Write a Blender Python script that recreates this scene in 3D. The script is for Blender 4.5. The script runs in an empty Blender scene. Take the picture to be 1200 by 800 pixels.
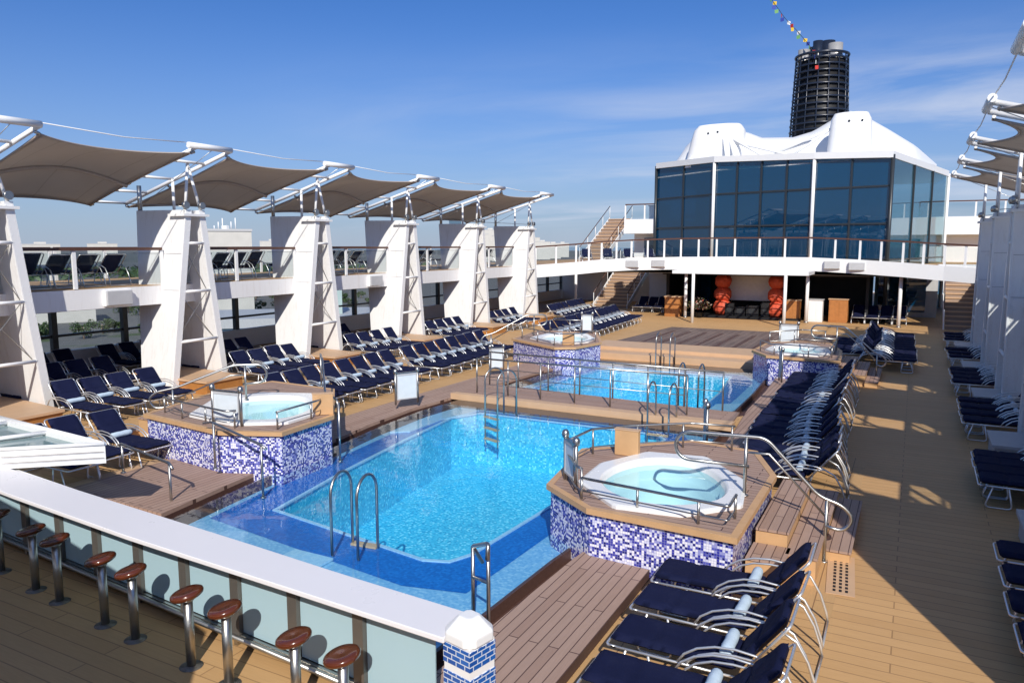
import bpy, bmesh, math, random
from mathutils import Vector, Matrix
random.seed(7)
R = math.radians
scene = bpy.context.scene
COL = scene.collection

# ------------------------------------------------------------------ helpers
class MB:
    def __init__(s):
        s.v = []; s.f = []; s.uv = {}; s.smooth = set()
    def add(s, vs, fs, smooth=False, uvs=None):
        n = len(s.v); s.v += [tuple(p) for p in vs]
        for k, f in enumerate(fs):
            if smooth: s.smooth.add(len(s.f))
            if uvs is not None: s.uv[len(s.f)] = uvs[k]
            s.f.append([i + n for i in f])
        return s
    def box(s, x0, x1, y0, y1, z0, z1):
        x0, x1 = min(x0, x1), max(x0, x1); y0, y1 = min(y0, y1), max(y0, y1)
        vs = [(x0,y0,z0),(x1,y0,z0),(x1,y1,z0),(x0,y1,z0),(x0,y0,z1),(x1,y0,z1),(x1,y1,z1),(x0,y1,z1)]
        return s.add(vs, [(0,3,2,1),(4,5,6,7),(0,1,5,4),(1,2,6,5),(2,3,7,6),(3,0,4,7)])
    def hexa(s, vs):     # 4 bottom, 4 top
        return s.add(vs, [(0,3,2,1),(4,5,6,7),(0,1,5,4),(1,2,6,5),(2,3,7,6),(3,0,4,7)])
    def rbox(s, cx, cy, cz, sx, sy, sz, rz=0., ry=0.):
        M = Matrix.Translation((cx,cy,cz)) @ Matrix.Rotation(rz,4,'Z') @ Matrix.Rotation(ry,4,'Y')
        vs = [M @ Vector((a*sx/2,b*sy/2,c*sz/2)) for a,b,c in [(-1,-1,-1),(1,-1,-1),(1,1,-1),(-1,1,-1),(-1,-1,1),(1,-1,1),(1,1,1),(-1,1,1)]]
        return s.hexa(vs)
    def prism(s, poly, z0, z1, cap=True, uv=False):
        a = sum(poly[i][0]*poly[(i+1)%len(poly)][1]-poly[(i+1)%len(poly)][0]*poly[i][1] for i in range(len(poly)))
        if a < 0: poly = poly[::-1]
        n = len(poly)
        z0s = z0 if hasattr(z0,'__len__') else [z0]*n; z1s = z1 if hasattr(z1,'__len__') else [z1]*n
        vs = [(p[0],p[1],z0s[i]) for i,p in enumerate(poly)] + [(p[0],p[1],z1s[i]) for i,p in enumerate(poly)]
        fs = []; uvs = []; L = 0
        for i in range(n):
            j = (i+1) % n; d = math.dist(poly[i], poly[j])
            fs.append((i,j,n+j,n+i)); uvs.append([(L,z0s[i]),(L+d,z0s[j]),(L+d,z1s[j]),(L,z1s[i])]); L += d
        if cap:
            fs += [tuple(range(n-1,-1,-1)), tuple(range(n,2*n))]
            uvs += [[(p[0],p[1]) for p in poly[::-1]], [(p[0],p[1]) for p in poly]]
        return s.add(vs, fs, uvs=uvs if uv else None)
    def ring(s, outer, inner, z0, z1, mat=None):   # closed band between two loops with equal counts
        n = len(outer)
        vs = [(p[0],p[1],z0) for p in outer]+[(p[0],p[1],z1) for p in outer]+[(p[0],p[1],z1) for p in inner]+[(p[0],p[1],z0) for p in inner]
        fs = []
        for i in range(n):
            j = (i+1)%n
            fs += [(i,j,n+j,n+i),(n+i,n+j,2*n+j,2*n+i),(2*n+i,2*n+j,3*n+j,3*n+i),(3*n+i,3*n+j,j,i)]
        return s.add(vs, fs)
    def tube(s, pts, r, n=8, cap=True):
        pts = [Vector(p) for p in pts]
        P = [pts[0]]
        for p in pts[1:]:
            if (p-P[-1]).length > 1e-5: P.append(p)
        if len(P) < 2: return s
        closed = False
        vs = []; up = None
        for i, p in enumerate(P):
            if i == 0: t = P[1]-P[0]
            elif i == len(P)-1: t = P[-1]-P[-2]
            else: t = (P[i+1]-P[i]).normalized() + (P[i]-P[i-1]).normalized()
            t.normalize()
            if up is None:
                a = Vector((0,0,1)) if abs(t.z) < .9 else Vector((1,0,0))
                up = (a - t*a.dot(t)).normalized()
            else:
                up = (up - t*up.dot(t)).normalized()
            w = t.cross(up)
            rr = r[i] if hasattr(r,'__len__') else r
            k = 1.
            if 0 < i < len(P)-1:
                c = (P[i+1]-P[i]).normalized().dot((P[i]-P[i-1]).normalized()); k = 1/max(.5, math.sqrt((1+c)/2))
            for q in range(n):
                an = 2*math.pi*q/n
                vs.append(p + (up*math.cos(an)+w*math.sin(an))*rr*k)
        fs = []
        for i in range(len(P)-1):
            for q in range(n):
                fs.append((i*n+q, i*n+(q+1)%n, (i+1)*n+(q+1)%n, (i+1)*n+q))
        s.add(vs, fs, smooth=True)
        if cap:
            m = len(s.v)-len(vs)
            s.f.append([m+q for q in range(n-1,-1,-1)]); s.f.append([m+(len(P)-1)*n+q for q in range(n)])
        return s
    def lathe(s, prof, c=(0,0,0), n=20, smooth=True, axis='Z', cap=True):
        vs = []; c = Vector(c)
        for r, z in prof:
            for q in range(n):
                an = 2*math.pi*q/n
                v = Vector((r*math.cos(an), r*math.sin(an), z))
                if axis == 'Y': v = Vector((v.x, v.z, v.y))
                if axis == 'X': v = Vector((v.z, v.x, v.y))
                vs.append(c+v)
        fs = []
        for i in range(len(prof)-1):
            for q in range(n):
                fs.append((i*n+q, i*n+(q+1)%n, (i+1)*n+(q+1)%n, (i+1)*n+q))
        s.add(vs, fs, smooth=smooth)
        if cap:
            m = len(s.v)-len(vs)
            if prof[0][0] > 1e-4: s.f.append([m+q for q in range(n-1,-1,-1)])
            if prof[-1][0] > 1e-4: s.f.append([m+(len(prof)-1)*n+q for q in range(n)])
        return s
    def build(s, name, mat, parent=None, bevel=0., world=True, fixn=True):
        me = bpy.data.meshes.new(name)
        off = Vector((0,0,0)); p = parent
        if world:
            while p is not None: off += p.location; p = p.parent
        me.from_pydata([Vector(v)-off for v in s.v], [], s.f)
        if s.uv:
            uvl = me.uv_layers.new(name='UVMap')
            for fi, poly in enumerate(me.polygons):
                if fi in s.uv:
                    for k, li in enumerate(poly.loop_indices): uvl.data[li].uv = s.uv[fi][k]
        for fi in s.smooth:
            if fi < len(me.polygons): me.polygons[fi].use_smooth = True
        if fixn and not s.uv:
            bm = bmesh.new(); bm.from_mesh(me)
            bmesh.ops.recalc_face_normals(bm, faces=bm.faces); bm.to_mesh(me); bm.free()
        me.update()
        if mat is not None: me.materials.append(mat)
        o = bpy.data.objects.new(name, me); COL.objects.link(o)
        if parent is not None: o.parent = parent
        if bevel:
            m = o.modifiers.new('bevel','BEVEL'); m.width = bevel; m.segments = 2; m.limit_method = 'ANGLE'
        return o

def flat(poly, z):
    a = sum(poly[i][0]*poly[(i+1)%len(poly)][1]-poly[(i+1)%len(poly)][0]*poly[i][1] for i in range(len(poly)))
    if a < 0: poly = poly[::-1]
    return MB().add([(p[0],p[1],z) for p in poly], [tuple(range(len(poly)))])
def arc(pts, r=.08, n=5):           # round the corners of a polyline
    P = [Vector(p) for p in pts]; out = [P[0]]
    for i in range(1, len(P)-1):
        a = P[i-1]-P[i]; b = P[i+1]-P[i]
        rr = min(r, a.length*.49, b.length*.49)
        p0 = P[i]+a.normalized()*rr; p1 = P[i]+b.normalized()*rr
        for k in range(n+1):
            t = k/n
            out.append(p0*(1-t)**2 + P[i]*2*t*(1-t) + p1*t*t)
    out.append(P[-1]); return out

def thing(name, label, cat, loc=(0,0,0), rz=0, group=None):
    o = bpy.data.objects.new(name, None); COL.objects.link(o)
    o.location = loc; o.rotation_euler = (0,0,rz); o.empty_display_size = .2
    o['label'] = label; o['category'] = cat
    if group: o['group'] = group
    return o
def tag(o, label, cat, group=None):
    o['label'] = label; o['category'] = cat
    if group: o['group'] = group
    return o
def struct(o, kind='structure'):
    o['kind'] = kind; return o
def dup(root, loc, rz, label, group=None):
    r = root.copy(); COL.objects.link(r); r.location = loc; r.rotation_euler = (0,0,rz)
    r['label'] = label
    if group: r['group'] = group
    for ch in KIDS.get(root.name, []):
        c = ch.copy(); COL.objects.link(c); c.parent = r
        for g in KIDS.get(ch.name, []):
            d = g.copy(); COL.objects.link(d); d.parent = c
    return r
KIDS = {}
def register(root):
    KIDS[root.name] = [o for o in COL.objects if o.parent == root]
    for k in KIDS[root.name]:
        KIDS[k.name] = [o for o in COL.objects if o.parent == k]
ORD = ['first','second','third','fourth','fifth','sixth','seventh','eighth','ninth','tenth','eleventh','twelfth','thirteenth','fourteenth','fifteenth','sixteenth','seventeenth','eighteenth','nineteenth','twentieth']
def nth(i): return ORD[i]

# ------------------------------------------------------------------ materials
class NT:
    def __init__(s, name):
        s.m = bpy.data.materials.new(name); s.m.use_nodes = True; s.t = s.m.node_tree; s.t.nodes.clear()
        s.out = s.n('ShaderNodeOutputMaterial')
    def n(s, typ, **kw):
        nd = s.t.nodes.new(typ)
        for k, v in kw.items(): setattr(nd, k, v)
        return nd
    def l(s, a, b): s.t.links.new(a, b)
    def val(s, nd, inp, v):
        if isinstance(v, bpy.types.NodeSocket): s.l(v, nd.inputs[inp])
        else: nd.inputs[inp].default_value = v
    def math(s, op, a, b=None, c=None):
        nd = s.n('ShaderNodeMath', operation=op); s.val(nd, 0, a)
        if b is not None: s.val(nd, 1, b)
        if c is not None: s.val(nd, 2, c)
        return nd.outputs[0]
    def mix(s, f, a, b, blend='MIX'):
        nd = s.n('ShaderNodeMix', data_type='RGBA', blend_type=blend); s.val(nd, 0, f)
        for i, v in ((6, a), (7, b)):
            if isinstance(v, bpy.types.NodeSocket): s.l(v, nd.inputs[i])
            else: nd.inputs[i].default_value = (*v[:3], 1)
        return nd.outputs[2]
    def noise(s, vec, scale, detail=3, rough=.55):
        nd = s.n('ShaderNodeTexNoise'); nd.inputs['Scale'].default_value = scale; nd.inputs['Detail'].default_value = detail; nd.inputs['Roughness'].default_value = rough
        if vec is not None: s.l(vec, nd.inputs['Vector'])
        return nd.outputs[0]
    def ramp(s, f, stops):
        nd = s.n('ShaderNodeValToRGB'); s.l(f, nd.inputs[0]); e = nd.color_ramp.elements
        while len(e) < len(stops): e.new(.5)
        for i, (p, c) in enumerate(stops):
            e[i].position = p; e[i].color = (*c[:3], 1) if hasattr(c, '__len__') else (c, c, c, 1)
        return nd.outputs[0]
    def bsdf(s, col, rough=.5, metal=0., spec=.5, bump=None, bumps=.2, bumpd=.01, **kw):
        b = s.n('ShaderNodeBsdfPrincipled')
        if isinstance(col, bpy.types.NodeSocket): s.l(col, b.inputs['Base Color'])
        else: b.inputs['Base Color'].default_value = (*col, 1)
        s.val(b, 'Roughness', rough); b.inputs['Metallic'].default_value = metal; b.inputs['Specular IOR Level'].default_value = spec
        if bump is not None:
            bp = s.n('ShaderNodeBump'); bp.inputs['Strength'].default_value = bumps; bp.inputs['Distance'].default_value = bumpd
            s.l(bump, bp.inputs['Height']); s.l(bp.outputs[0], b.inputs['Normal'])
        for k, v in kw.items(): b.inputs[k].default_value = v
        s.l(b.outputs[0], s.out.inputs[0]); return b
    def pos(s):
        g = s.n('ShaderNodeNewGeometry'); return g.outputs['Position']
    def sep(s, v):
        nd = s.n('ShaderNodeSeparateXYZ'); s.l(v, nd.inputs[0]); return nd.outputs

def plain(name, col, rough=.5, metal=0., var=.12, scale=6., bumps=.05, spec=.5, coat=0.):
    t = NT(name); tc = t.n('ShaderNodeTexCoord').outputs['Object']
    n = t.noise(tc, scale, 4)
    c = t.mix(n, [x*(1-var) for x in col], [min(1, x*(1+var)) for x in col])
    r = t.math('ADD', rough-.08, t.math('MULTIPLY', t.noise(tc, scale*2.3, 3), .16))
    b = t.bsdf(c, r, metal, spec, bump=n, bumps=bumps)
    if coat: b.inputs['Coat Weight'].default_value = coat
    return t.m

def planks(name, across, w, ca, cb, gap, gw=.06, joint=2.4, rough=.55, grime=.25, horizontal=True):
    t = NT(name); p = t.pos(); X, Y, Z = t.sep(p)
    a, l = (Y, X) if across == 'Y' else (X, Y)
    u = t.math('DIVIDE', a, w); fl = t.math('FLOOR', u); fr = t.math('SUBTRACT', u, fl)
    wn = t.n('ShaderNodeTexWhiteNoise', noise_dimensions='1D'); t.l(fl, wn.inputs['W'])
    # board ends: alternate boards meet on two lines
    par = t.math('MULTIPLY', t.math('FRACT', t.math('MULTIPLY', fl, .5)), joint)
    v = t.math('DIVIDE', t.math('ADD', l, par), joint); vf = t.math('FLOOR', v); vr = t.math('SUBTRACT', v, vf)
    wn2 = t.n('ShaderNodeTexWhiteNoise', noise_dimensions='2D')
    cb2 = t.n('ShaderNodeCombineXYZ'); t.l(fl, cb2.inputs[0]); t.l(vf, cb2.inputs[1]); t.l(cb2.outputs[0], wn2.inputs['Vector'])
    base = t.mix(wn2.outputs['Value'], ca, cb)
    # grain stretched along the board
    sc = t.n('ShaderNodeVectorMath', operation='MULTIPLY'); t.l(p, sc.inputs[0]); sc.inputs[1].default_value = (1.2, 22, 1) if across == 'Y' else (22, 1.2, 1)
    gr = t.noise(sc.outputs[0], 3., 4)
    base = t.mix(t.math('MULTIPLY', gr, .40), base, [x*.45 for x in ca])
    base = t.mix(t.math('MULTIPLY', t.ramp(wn2.outputs['Value'], [(.80,0.),(.86,1.)]), .22), base, [x*.62 for x in ca])
    big = t.ramp(t.noise(p, .35, 5, .62), [(.35, 0.), (.7, 1.)])
    base = t.mix(t.math('MULTIPLY', big, grime), base, [x*.5 for x in cb])
    sp = t.ramp(t.noise(p, 3.5, 4, .7), [(.62, 0.), (.72, 1.)])
    base = t.mix(t.math('MULTIPLY', sp, grime*.5), base, [x*.55 for x in cb])
    line = t.math('MAXIMUM', t.math('LESS_THAN', fr, gw), t.math('LESS_THAN', vr, .012/joint*1.2))
    col = t.mix(line, base, gap)
    t.bsdf(col, t.math('ADD', rough-.1, t.math('MULTIPLY', gr, .25)), spec=.35, bump=t.math('SUBTRACT', gr, t.math('MULTIPLY', line, 2.)), bumps=.25, bumpd=.004)
    return t.m

def mosaic(name, size, stops, rough=.15, uv=True, grout=(.35,.35,.45), gw=.1, spec=.5):
    t = NT(name)
    vec = t.n('ShaderNodeTexCoord').outputs['UV'] if uv else t.pos()
    sc = t.n('ShaderNodeVectorMath', operation='SCALE'); t.l(vec, sc.inputs[0]); sc.inputs['Scale'].default_value = 1/size
    fl = t.n('ShaderNodeVectorMath', operation='FLOOR'); t.l(sc.outputs[0], fl.inputs[0])
    fr = t.n('ShaderNodeVectorMath', operation='FRACTION'); t.l(sc.outputs[0], fr.inputs[0])
    wn = t.n('ShaderNodeTexWhiteNoise', noise_dimensions='2D'); t.l(fl.outputs[0], wn.inputs['Vector'])
    c = t.ramp(wn.outputs['Value'], stops)
    t.t.nodes[-1].color_ramp.interpolation = 'CONSTANT'
    fx = t.sep(fr.outputs[0])
    g = t.math('MAXIMUM', t.math('LESS_THAN', fx[0], gw), t.math('LESS_THAN', fx[1], gw))
    c = t.mix(g, c, grout)
    t.bsdf(c, rough, spec=spec)
    return t.m

def brick(name, c1, c2, mortar, sc, bw, bh):
    t = NT(name); vec = t.n('ShaderNodeTexCoord').outputs['UV']
    b = t.n('ShaderNodeTexBrick'); t.l(vec, b.inputs['Vector'])
    b.inputs['Color1'].default_value = (*c1,1); b.inputs['Color2'].default_value = (*c2,1); b.inputs['Mortar'].default_value = (*mortar,1)
    b.inputs['Scale'].default_value = sc; b.inputs['Mortar Size'].default_value = .005; b.inputs['Brick Width'].default_value = bw; b.inputs['Row Height'].default_value = bh
    t.bsdf(b.outputs[0], .2); return t.m

def schlick(t, ior, normal=None):       # same reflectance from either side of the sheet
    lw = t.n('ShaderNodeLayerWeight'); lw.inputs['Blend'].default_value = .5
    if normal is not None: t.l(normal, lw.inputs['Normal'])
    f0 = ((ior-1)/(ior+1))**2
    return t.math('MULTIPLY_ADD', t.math('POWER', lw.outputs['Facing'], 5.), 1-f0, f0)

def water(name, tint, wave=7., strength=.25, rough=.02):
    t = NT(name); p = t.pos()
    n1 = t.noise(p, wave, 3); n2 = t.noise(p, wave*.23, 2)
    h = t.math('ADD', t.math('MULTIPLY', n1, .5), n2)
    bp = t.n('ShaderNodeBump'); bp.inputs['Strength'].default_value = strength; bp.inputs['Distance'].default_value = .03; t.l(h, bp.inputs['Height'])
    F = schlick(t, 1.33, bp.outputs[0])
    tr = t.n('ShaderNodeBsdfTransparent'); tr.inputs[0].default_value = (*tint,1)
    gl = t.n('ShaderNodeBsdfGlossy'); gl.inputs['Roughness'].default_value = rough; t.l(bp.outputs[0], gl.inputs['Normal'])
    mx = t.n('ShaderNodeMixShader'); t.l(F, mx.inputs[0]); t.l(tr.outputs[0], mx.inputs[1]); t.l(gl.outputs[0], mx.inputs[2])
    t.l(mx.outputs[0], t.out.inputs[0]); return t.m

def glass(name, tint, refl=1.5, rough=.01, body=None, bodyf=0., base=0.):
    t = NT(name)
    tr = t.n('ShaderNodeBsdfTransparent'); tr.inputs[0].default_value = (*tint,1)
    gl = t.n('ShaderNodeBsdfGlossy'); gl.inputs['Roughness'].default_value = rough
    F = schlick(t, refl)
    src = tr.outputs[0]
    if body:
        df = t.n('ShaderNodeBsdfDiffuse'); df.inputs[0].default_value = (*body,1)
        m0 = t.n('ShaderNodeMixShader'); m0.inputs[0].default_value = bodyf; t.l(tr.outputs[0], m0.inputs[1]); t.l(df.outputs[0], m0.inputs[2]); src = m0.outputs[0]
    mx = t.n('ShaderNodeMixShader')
    t.l(t.math('ADD', F, base), mx.inputs[0])
    t.l(src, mx.inputs[1]); t.l(gl.outputs[0], mx.inputs[2]); t.l(mx.outputs[0], t.out.inputs[0]); return t.m

def membrane_mat():
    t = NT('canopy_fabric'); tc = t.n('ShaderNodeTexCoord').outputs['Object']
    X, Y, Z = t.sep(tc)
    seam = t.math('LESS_THAN', t.math('FRACT', t.math('MULTIPLY', Y, .75)), .02)
    n = t.noise(tc, 1.3, 4)
    c = t.mix(n, (.50,.445,.395), (.58,.52,.465)); c = t.mix(t.math('MULTIPLY', seam, .5), c, (.33,.28,.24))
    d = t.n('ShaderNodeBsdfDiffuse'); t.l(c, d.inputs[0])
    tl = t.n('ShaderNodeBsdfTranslucent'); t.l(c, tl.inputs[0])
    mx = t.n('ShaderNodeMixShader'); mx.inputs[0].default_value = .5
    t.l(d.outputs[0], mx.inputs[1]); t.l(tl.outputs[0], mx.inputs[2]); t.l(mx.outputs[0], t.out.inputs[0]); return t.m

def white_panels():
    t = NT('white_painted_steel'); p = t.pos()
    n = t.noise(p, 1.1, 5, .6)
    c = t.mix(n, (.78,.77,.77), (.86,.855,.85))
    st = t.n('ShaderNodeVectorMath', operation='MULTIPLY'); t.l(p, st.inputs[0]); st.inputs[1].default_value = (5,5,.5)
    s = t.ramp(t.noise(st.outputs[0], 1.6, 5, .7), [(.52, 0.), (.78, 1.)])
    c = t.mix(t.math('MULTIPLY', s, .38), c, (.5,.43,.36))
    t.bsdf(c, .35, bump=t.noise(p, 2.2, 2), bumps=.12, bumpd=.03); return t.m

M = {}
M['honey'] = planks('honey_deck_planks', 'Y', .19, (.62,.37,.165), (.70,.43,.20), (.33,.19,.085), gw=.065)
M['honey_border'] = planks('honey_border_planks', 'X', .42, (.60,.37,.17), (.66,.41,.20), (.25,.14,.07), gw=.03, joint=3.1)
M['weather'] = planks('weathered_teak_planks', 'X', .115, (.40,.26,.20), (.52,.36,.285), (.09,.05,.04), gw=.10, joint=1.9, grime=.35)
M['weatherY'] = planks('weathered_teak_cross_planks', 'Y', .115, (.40,.26,.20), (.52,.36,.285), (.09,.05,.04), gw=.10, joint=1.9, grime=.35)
M['dance'] = planks('dance_floor_planks', 'X', .30, (.23,.165,.14), (.17,.12,.105), (.30,.22,.18), gw=.08, joint=1.1, grime=.5)
M['teak_edge'] = plain('teak_edge_board', (.56,.34,.17), .45, var=.18, scale=4)
M['teak_side'] = plain('varnished_teak', (.40,.175,.05), .3, var=.3, scale=5)
M['tan_step'] = plain('tan_fascia_board', (.58,.38,.23), .5, var=.1, scale=3)
M['gutter'] = plain('gutter_grate_brown', (.09,.045,.035), .5, var=.4, scale=30)
M['white'] = white_panels()
M['white2'] = plain('white_gloss_paint', (.83,.83,.83), .35, var=.03)
M['grey'] = plain('pale_grey_paint', (.48,.48,.49), .5)
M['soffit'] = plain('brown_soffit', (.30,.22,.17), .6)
M['counter'] = plain('white_solid_surface', (.80,.78,.80), .3, var=.02, scale=1.5, bumps=.01)
M['steel'] = plain('brushed_stainless_steel', (.46,.455,.44), .34, metal=1., var=.1, scale=20)
M['postgrey'] = plain('brown_grey_post', (.17,.155,.14), .4, metal=.5)
M['alu'] = plain('aluminium_frame_tube', (.80,.80,.80), .35, metal=.75, var=.05)
M['darkframe'] = plain('dark_bronze_frame', (.03,.035,.04), .35)
def navy():
    t = NT('navy_canvas'); tc = t.n('ShaderNodeTexCoord').outputs['Object']; oi = t.n('ShaderNodeObjectInfo')
    n = t.noise(tc, 5, 5, .6); wv = t.noise(tc, 60, 2)
    off = t.n('ShaderNodeVectorMath', operation='ADD'); t.l(t.pos(), off.inputs[0]); big = t.noise(t.pos(), 2.3, 4, .6)
    c = t.mix(n, (.0045,.0065,.028), (.0085,.012,.048)); c = t.mix(t.math('MULTIPLY', oi.outputs['Random'], .35), c, (.013,.018,.060))
    c = t.mix(t.math('MULTIPLY', t.ramp(big, [(.5,0.),(.75,1.)]), .35), c, (.020,.025,.062))
    t.bsdf(c, .85, spec=.15, bump=t.math('ADD', n, t.math('MULTIPLY', wv, .25)), bumps=.45, bumpd=.02); return t.m
M['navy'] = navy()
M['navy2'] = plain('navy_mesh_back', (.008,.010,.035), .8, var=.3, scale=9, spec=.2)
M['towel'] = plain('pale_blue_towel', (.50,.62,.74), .9, var=.12, scale=25, bumps=.4)
M['mahog'] = plain('glossy_mahogany', (.105,.024,.008), .18, var=.45, scale=5, coat=.5)
M['mosaic'] = mosaic('blue_white_mosaic', .033, [(0,(.012,.016,.19)),(.17,(.04,.045,.36)),(.36,(.10,.11,.46)),(.48,(.30,.31,.64)),(.58,(.62,.63,.82)),(.74,(.82,.81,.90))], grout=(.30,.31,.48), gw=.1)
M['mosaicblue'] = mosaic('blue_mosaic_band', .04, [(0,(.006,.12,.46)),(.4,(.008,.15,.54)),(.8,(.012,.18,.60))], grout=(.01,.15,.50), uv=False)
M['shelf'] = mosaic('pale_blue_shelf_tile', .04, [(0,(.17,.42,.72)),(.4,(.22,.48,.76)),(.8,(.30,.56,.80))], grout=(.24,.48,.72), uv=False)
M['shelfpale'] = mosaic('pale_step_tile', .04, [(0,(.34,.58,.80)),(.5,(.40,.64,.84))], grout=(.38,.6,.8), uv=False)
def basin():
    t = NT('turquoise_tile_painted_glitter'); p = t.pos()
    sc = t.n('ShaderNodeVectorMath', operation='SCALE'); t.l(p, sc.inputs[0]); sc.inputs['Scale'].default_value = 1/.04
    fl = t.n('ShaderNodeVectorMath', operation='FLOOR'); t.l(sc.outputs[0], fl.inputs[0])
    wn = t.n('ShaderNodeTexWhiteNoise', noise_dimensions='3D'); t.l(fl.outputs[0], wn.inputs['Vector'])
    c = t.ramp(wn.outputs['Value'], [(0,(.03,.39,.65)),(.15,(.05,.49,.75)),(.5,(.08,.57,.82)),(.88,(.24,.77,.93))])  # lighter and darker tiles paint the sun's ripple glitter into the floor colour
    t.t.nodes[-1].color_ramp.interpolation = 'CONSTANT'
    t.bsdf(c, .25); return t.m
M['basin'] = basin()
M['poolwater'] = water('pool_water', (.86,.98,1.), 3.2, .2)
M['tubwater'] = water('tub_water', (.70,.93,.97), 4., .05)
M['tubshell'] = plain('white_acrylic_tub', (.80,.80,.80), .25, var=.03)
M['sea'] = None
M['frost'] = glass('frosted_aqua_glass', (.50,.66,.72), 1.35, .25, body=(.44,.62,.70), bodyf=.84)
M['clear'] = glass('clear_rail_glass', (.89,.92,.93), 1.3, .01)
M['bluegl'] = glass('blue_curtain_glass', (.055,.20,.30), 1.6, .015, body=(.0,.075,.19), bodyf=.5, base=.05)
M['bluegl2'] = glass('clear_blue_glass', (.42,.66,.74), 1.5, .015, base=.03)
M['roofgl'] = glass('skylight_glass', (.45,.60,.62), 1.5, .03, body=(.40,.55,.56), bodyf=.55, base=.03)
M['membrane'] = membrane_mat()
M['rib'] = plain('canopy_rib_sleeve', (.42,.35,.30), .7)
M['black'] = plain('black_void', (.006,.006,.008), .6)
M['pipe'] = plain('bright_exhaust_steel', (.42,.41,.40), .35, metal=.3)
M['funnel'] = plain('black_blue_funnel_steel', (.012,.018,.035), .3, spec=.6)
M['wood'] = plain('orange_wood', (.42,.17,.05), .4, var=.25)
M['coral'] = plain('coral_red_fabric', (.62,.09,.04), .6, var=.3, scale=14, bumps=.5)
M['screen'] = plain('white_screen_cloth', (.80,.80,.82), .8)
M['rail'] = plain('dark_teak_handrail', (.10,.045,.03), .35)
M['signwhite'] = plain('white_sign_board', (.66,.72,.76), .35)
M['signblack'] = plain('sign_print_grey', (.2,.25,.3), .5)
M['bluebrick'] = brick('blue_glazed_brick', (.012,.08,.34), (.02,.13,.46), (.62,.68,.78), 1., .098, .046)
M['land'] = None

# ------------------------------------------------------------------ deck surface
POOL1 = [(-9.75,5.86),(-9.85,7.5),(-10.14,9.44),(-10.44,11.8),(-10.72,13.7),(-10.85,15.6),(-10.72,17.2),(-4.18,17.06),(-3.62,16.9),(-3.52,14.2),(-3.85,10.8),(-4.02,8.8),(-4.08,7.2),(-4.15,5.75)]
POOL2 = [(-10.6,19.4),(-10.45,22.3),(-10.0,25.9),(-4.72,26.1),(-3.95,24.8),(-3.82,21.8),(-3.8,19.3),(-4.1,18.75)]
def offset(poly, d):
    n = len(poly); out = []
    a = sum(poly[i][0]*poly[(i+1)%n][1]-poly[(i+1)%n][0]*poly[i][1] for i in range(n)); sg = 1 if a > 0 else -1
    for i in range(n):
        p0, p1, p2 = Vector(poly[i-1]), Vector(poly[i]), Vector(poly[(i+1)%n])
        e1 = (p1-p0).normalized(); e2 = (p2-p1).normalized()
        n1 = Vector((e1.y,-e1.x))*sg; n2 = Vector((e2.y,-e2.x))*sg
        b = (n1+n2); k = d/max(.35, (1+n1.dot(n2))/1.)
        out.append(tuple(p1+b*k))
    return out
def sheet(name, outer, holes, z, mat, parent=None):
    bm = bmesh.new(); es = []
    for loop in [outer]+holes:
        vs = [bm.verts.new((p[0],p[1],z)) for p in loop]
        es += [bm.edges.new((vs[i], vs[(i+1)%len(vs)])) for i in range(len(vs))]
    bmesh.ops.triangle_fill(bm, use_beauty=True, use_dissolve=False, edges=es)
    for f in bm.faces:
        if f.normal.z < 0: f.normal_flip()
    me = bpy.data.meshes.new(name); bm.to_mesh(me); bm.free(); me.materials.append(mat)
    o = bpy.data.objects.new(name, me); COL.objects.link(o)
    if parent:
        o.parent = parent
        for v in me.vertices: v.co -= parent.location
    return o
HOLE1 = [(-9.9,5.7),(-10.12,7.5),(-10.42,9.44),(-10.72,11.8),(-11.0,13.7),(-11.12,15.6),(-11.0,17.35),(-4.1,17.35),(-3.35,17.1),(-3.22,14.2),(-3.55,10.8),(-3.74,8.8),(-3.80,7.2),(-3.86,5.6)]
HOLE2 = [(-10.85,19.2),(-10.7,22.3),(-10.25,26.15),(-4.6,26.35),(-3.65,24.9),(-3.52,21.8),(-3.5,19.2),(-3.9,18.5)]
XL, XR = -25.0, 8.6
struct(sheet('deck', [(XL,-8),(XR,-8),(XR,75),(XL,75)], [HOLE1, HOLE2], 0, M['honey']))
# ship's hull under the deck
struct(MB().box(XL,XR,-60,120,-26,-2.3).build('hull', M['white2']))

# raised weathered planking left and right of the pools
def platform(name, poly, mat, z=.2, edge=True):
    o = struct(MB().prism(poly, .004, z).build(name, mat)); return o
platform('raised_planking', [(-3.86,5.5),(-3.80,7.2),(-3.74,8.8),(-3.55,10.8),(-3.22,14.2),(-3.35,17.1),(-3.5,19.2),(-3.52,21.8),(-3.65,24.9),(-2.75,24.9),(-2.75,5.5)], M['weather'], z=.13)
platform('raised_planking', [(-10.12,7.5),(-10.42,9.44),(-10.72,11.8),(-11.0,13.7),(-11.12,15.6),(-11.0,17.35),(-10.95,19.1),(-10.85,20.2),(-10.7,22.3),(-10.4,25),(-12.0,25),(-12.1,16),(-12.0,10.6),(-12.6,10.2),(-12.6,7.6)], M['weather'], z=.07)
platform('deck_step', [(-12.6,7.6),(-12.6,10.2),(-12.95,10.2),(-12.95,7.6)], M['tan_step'], z=.035)
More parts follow.
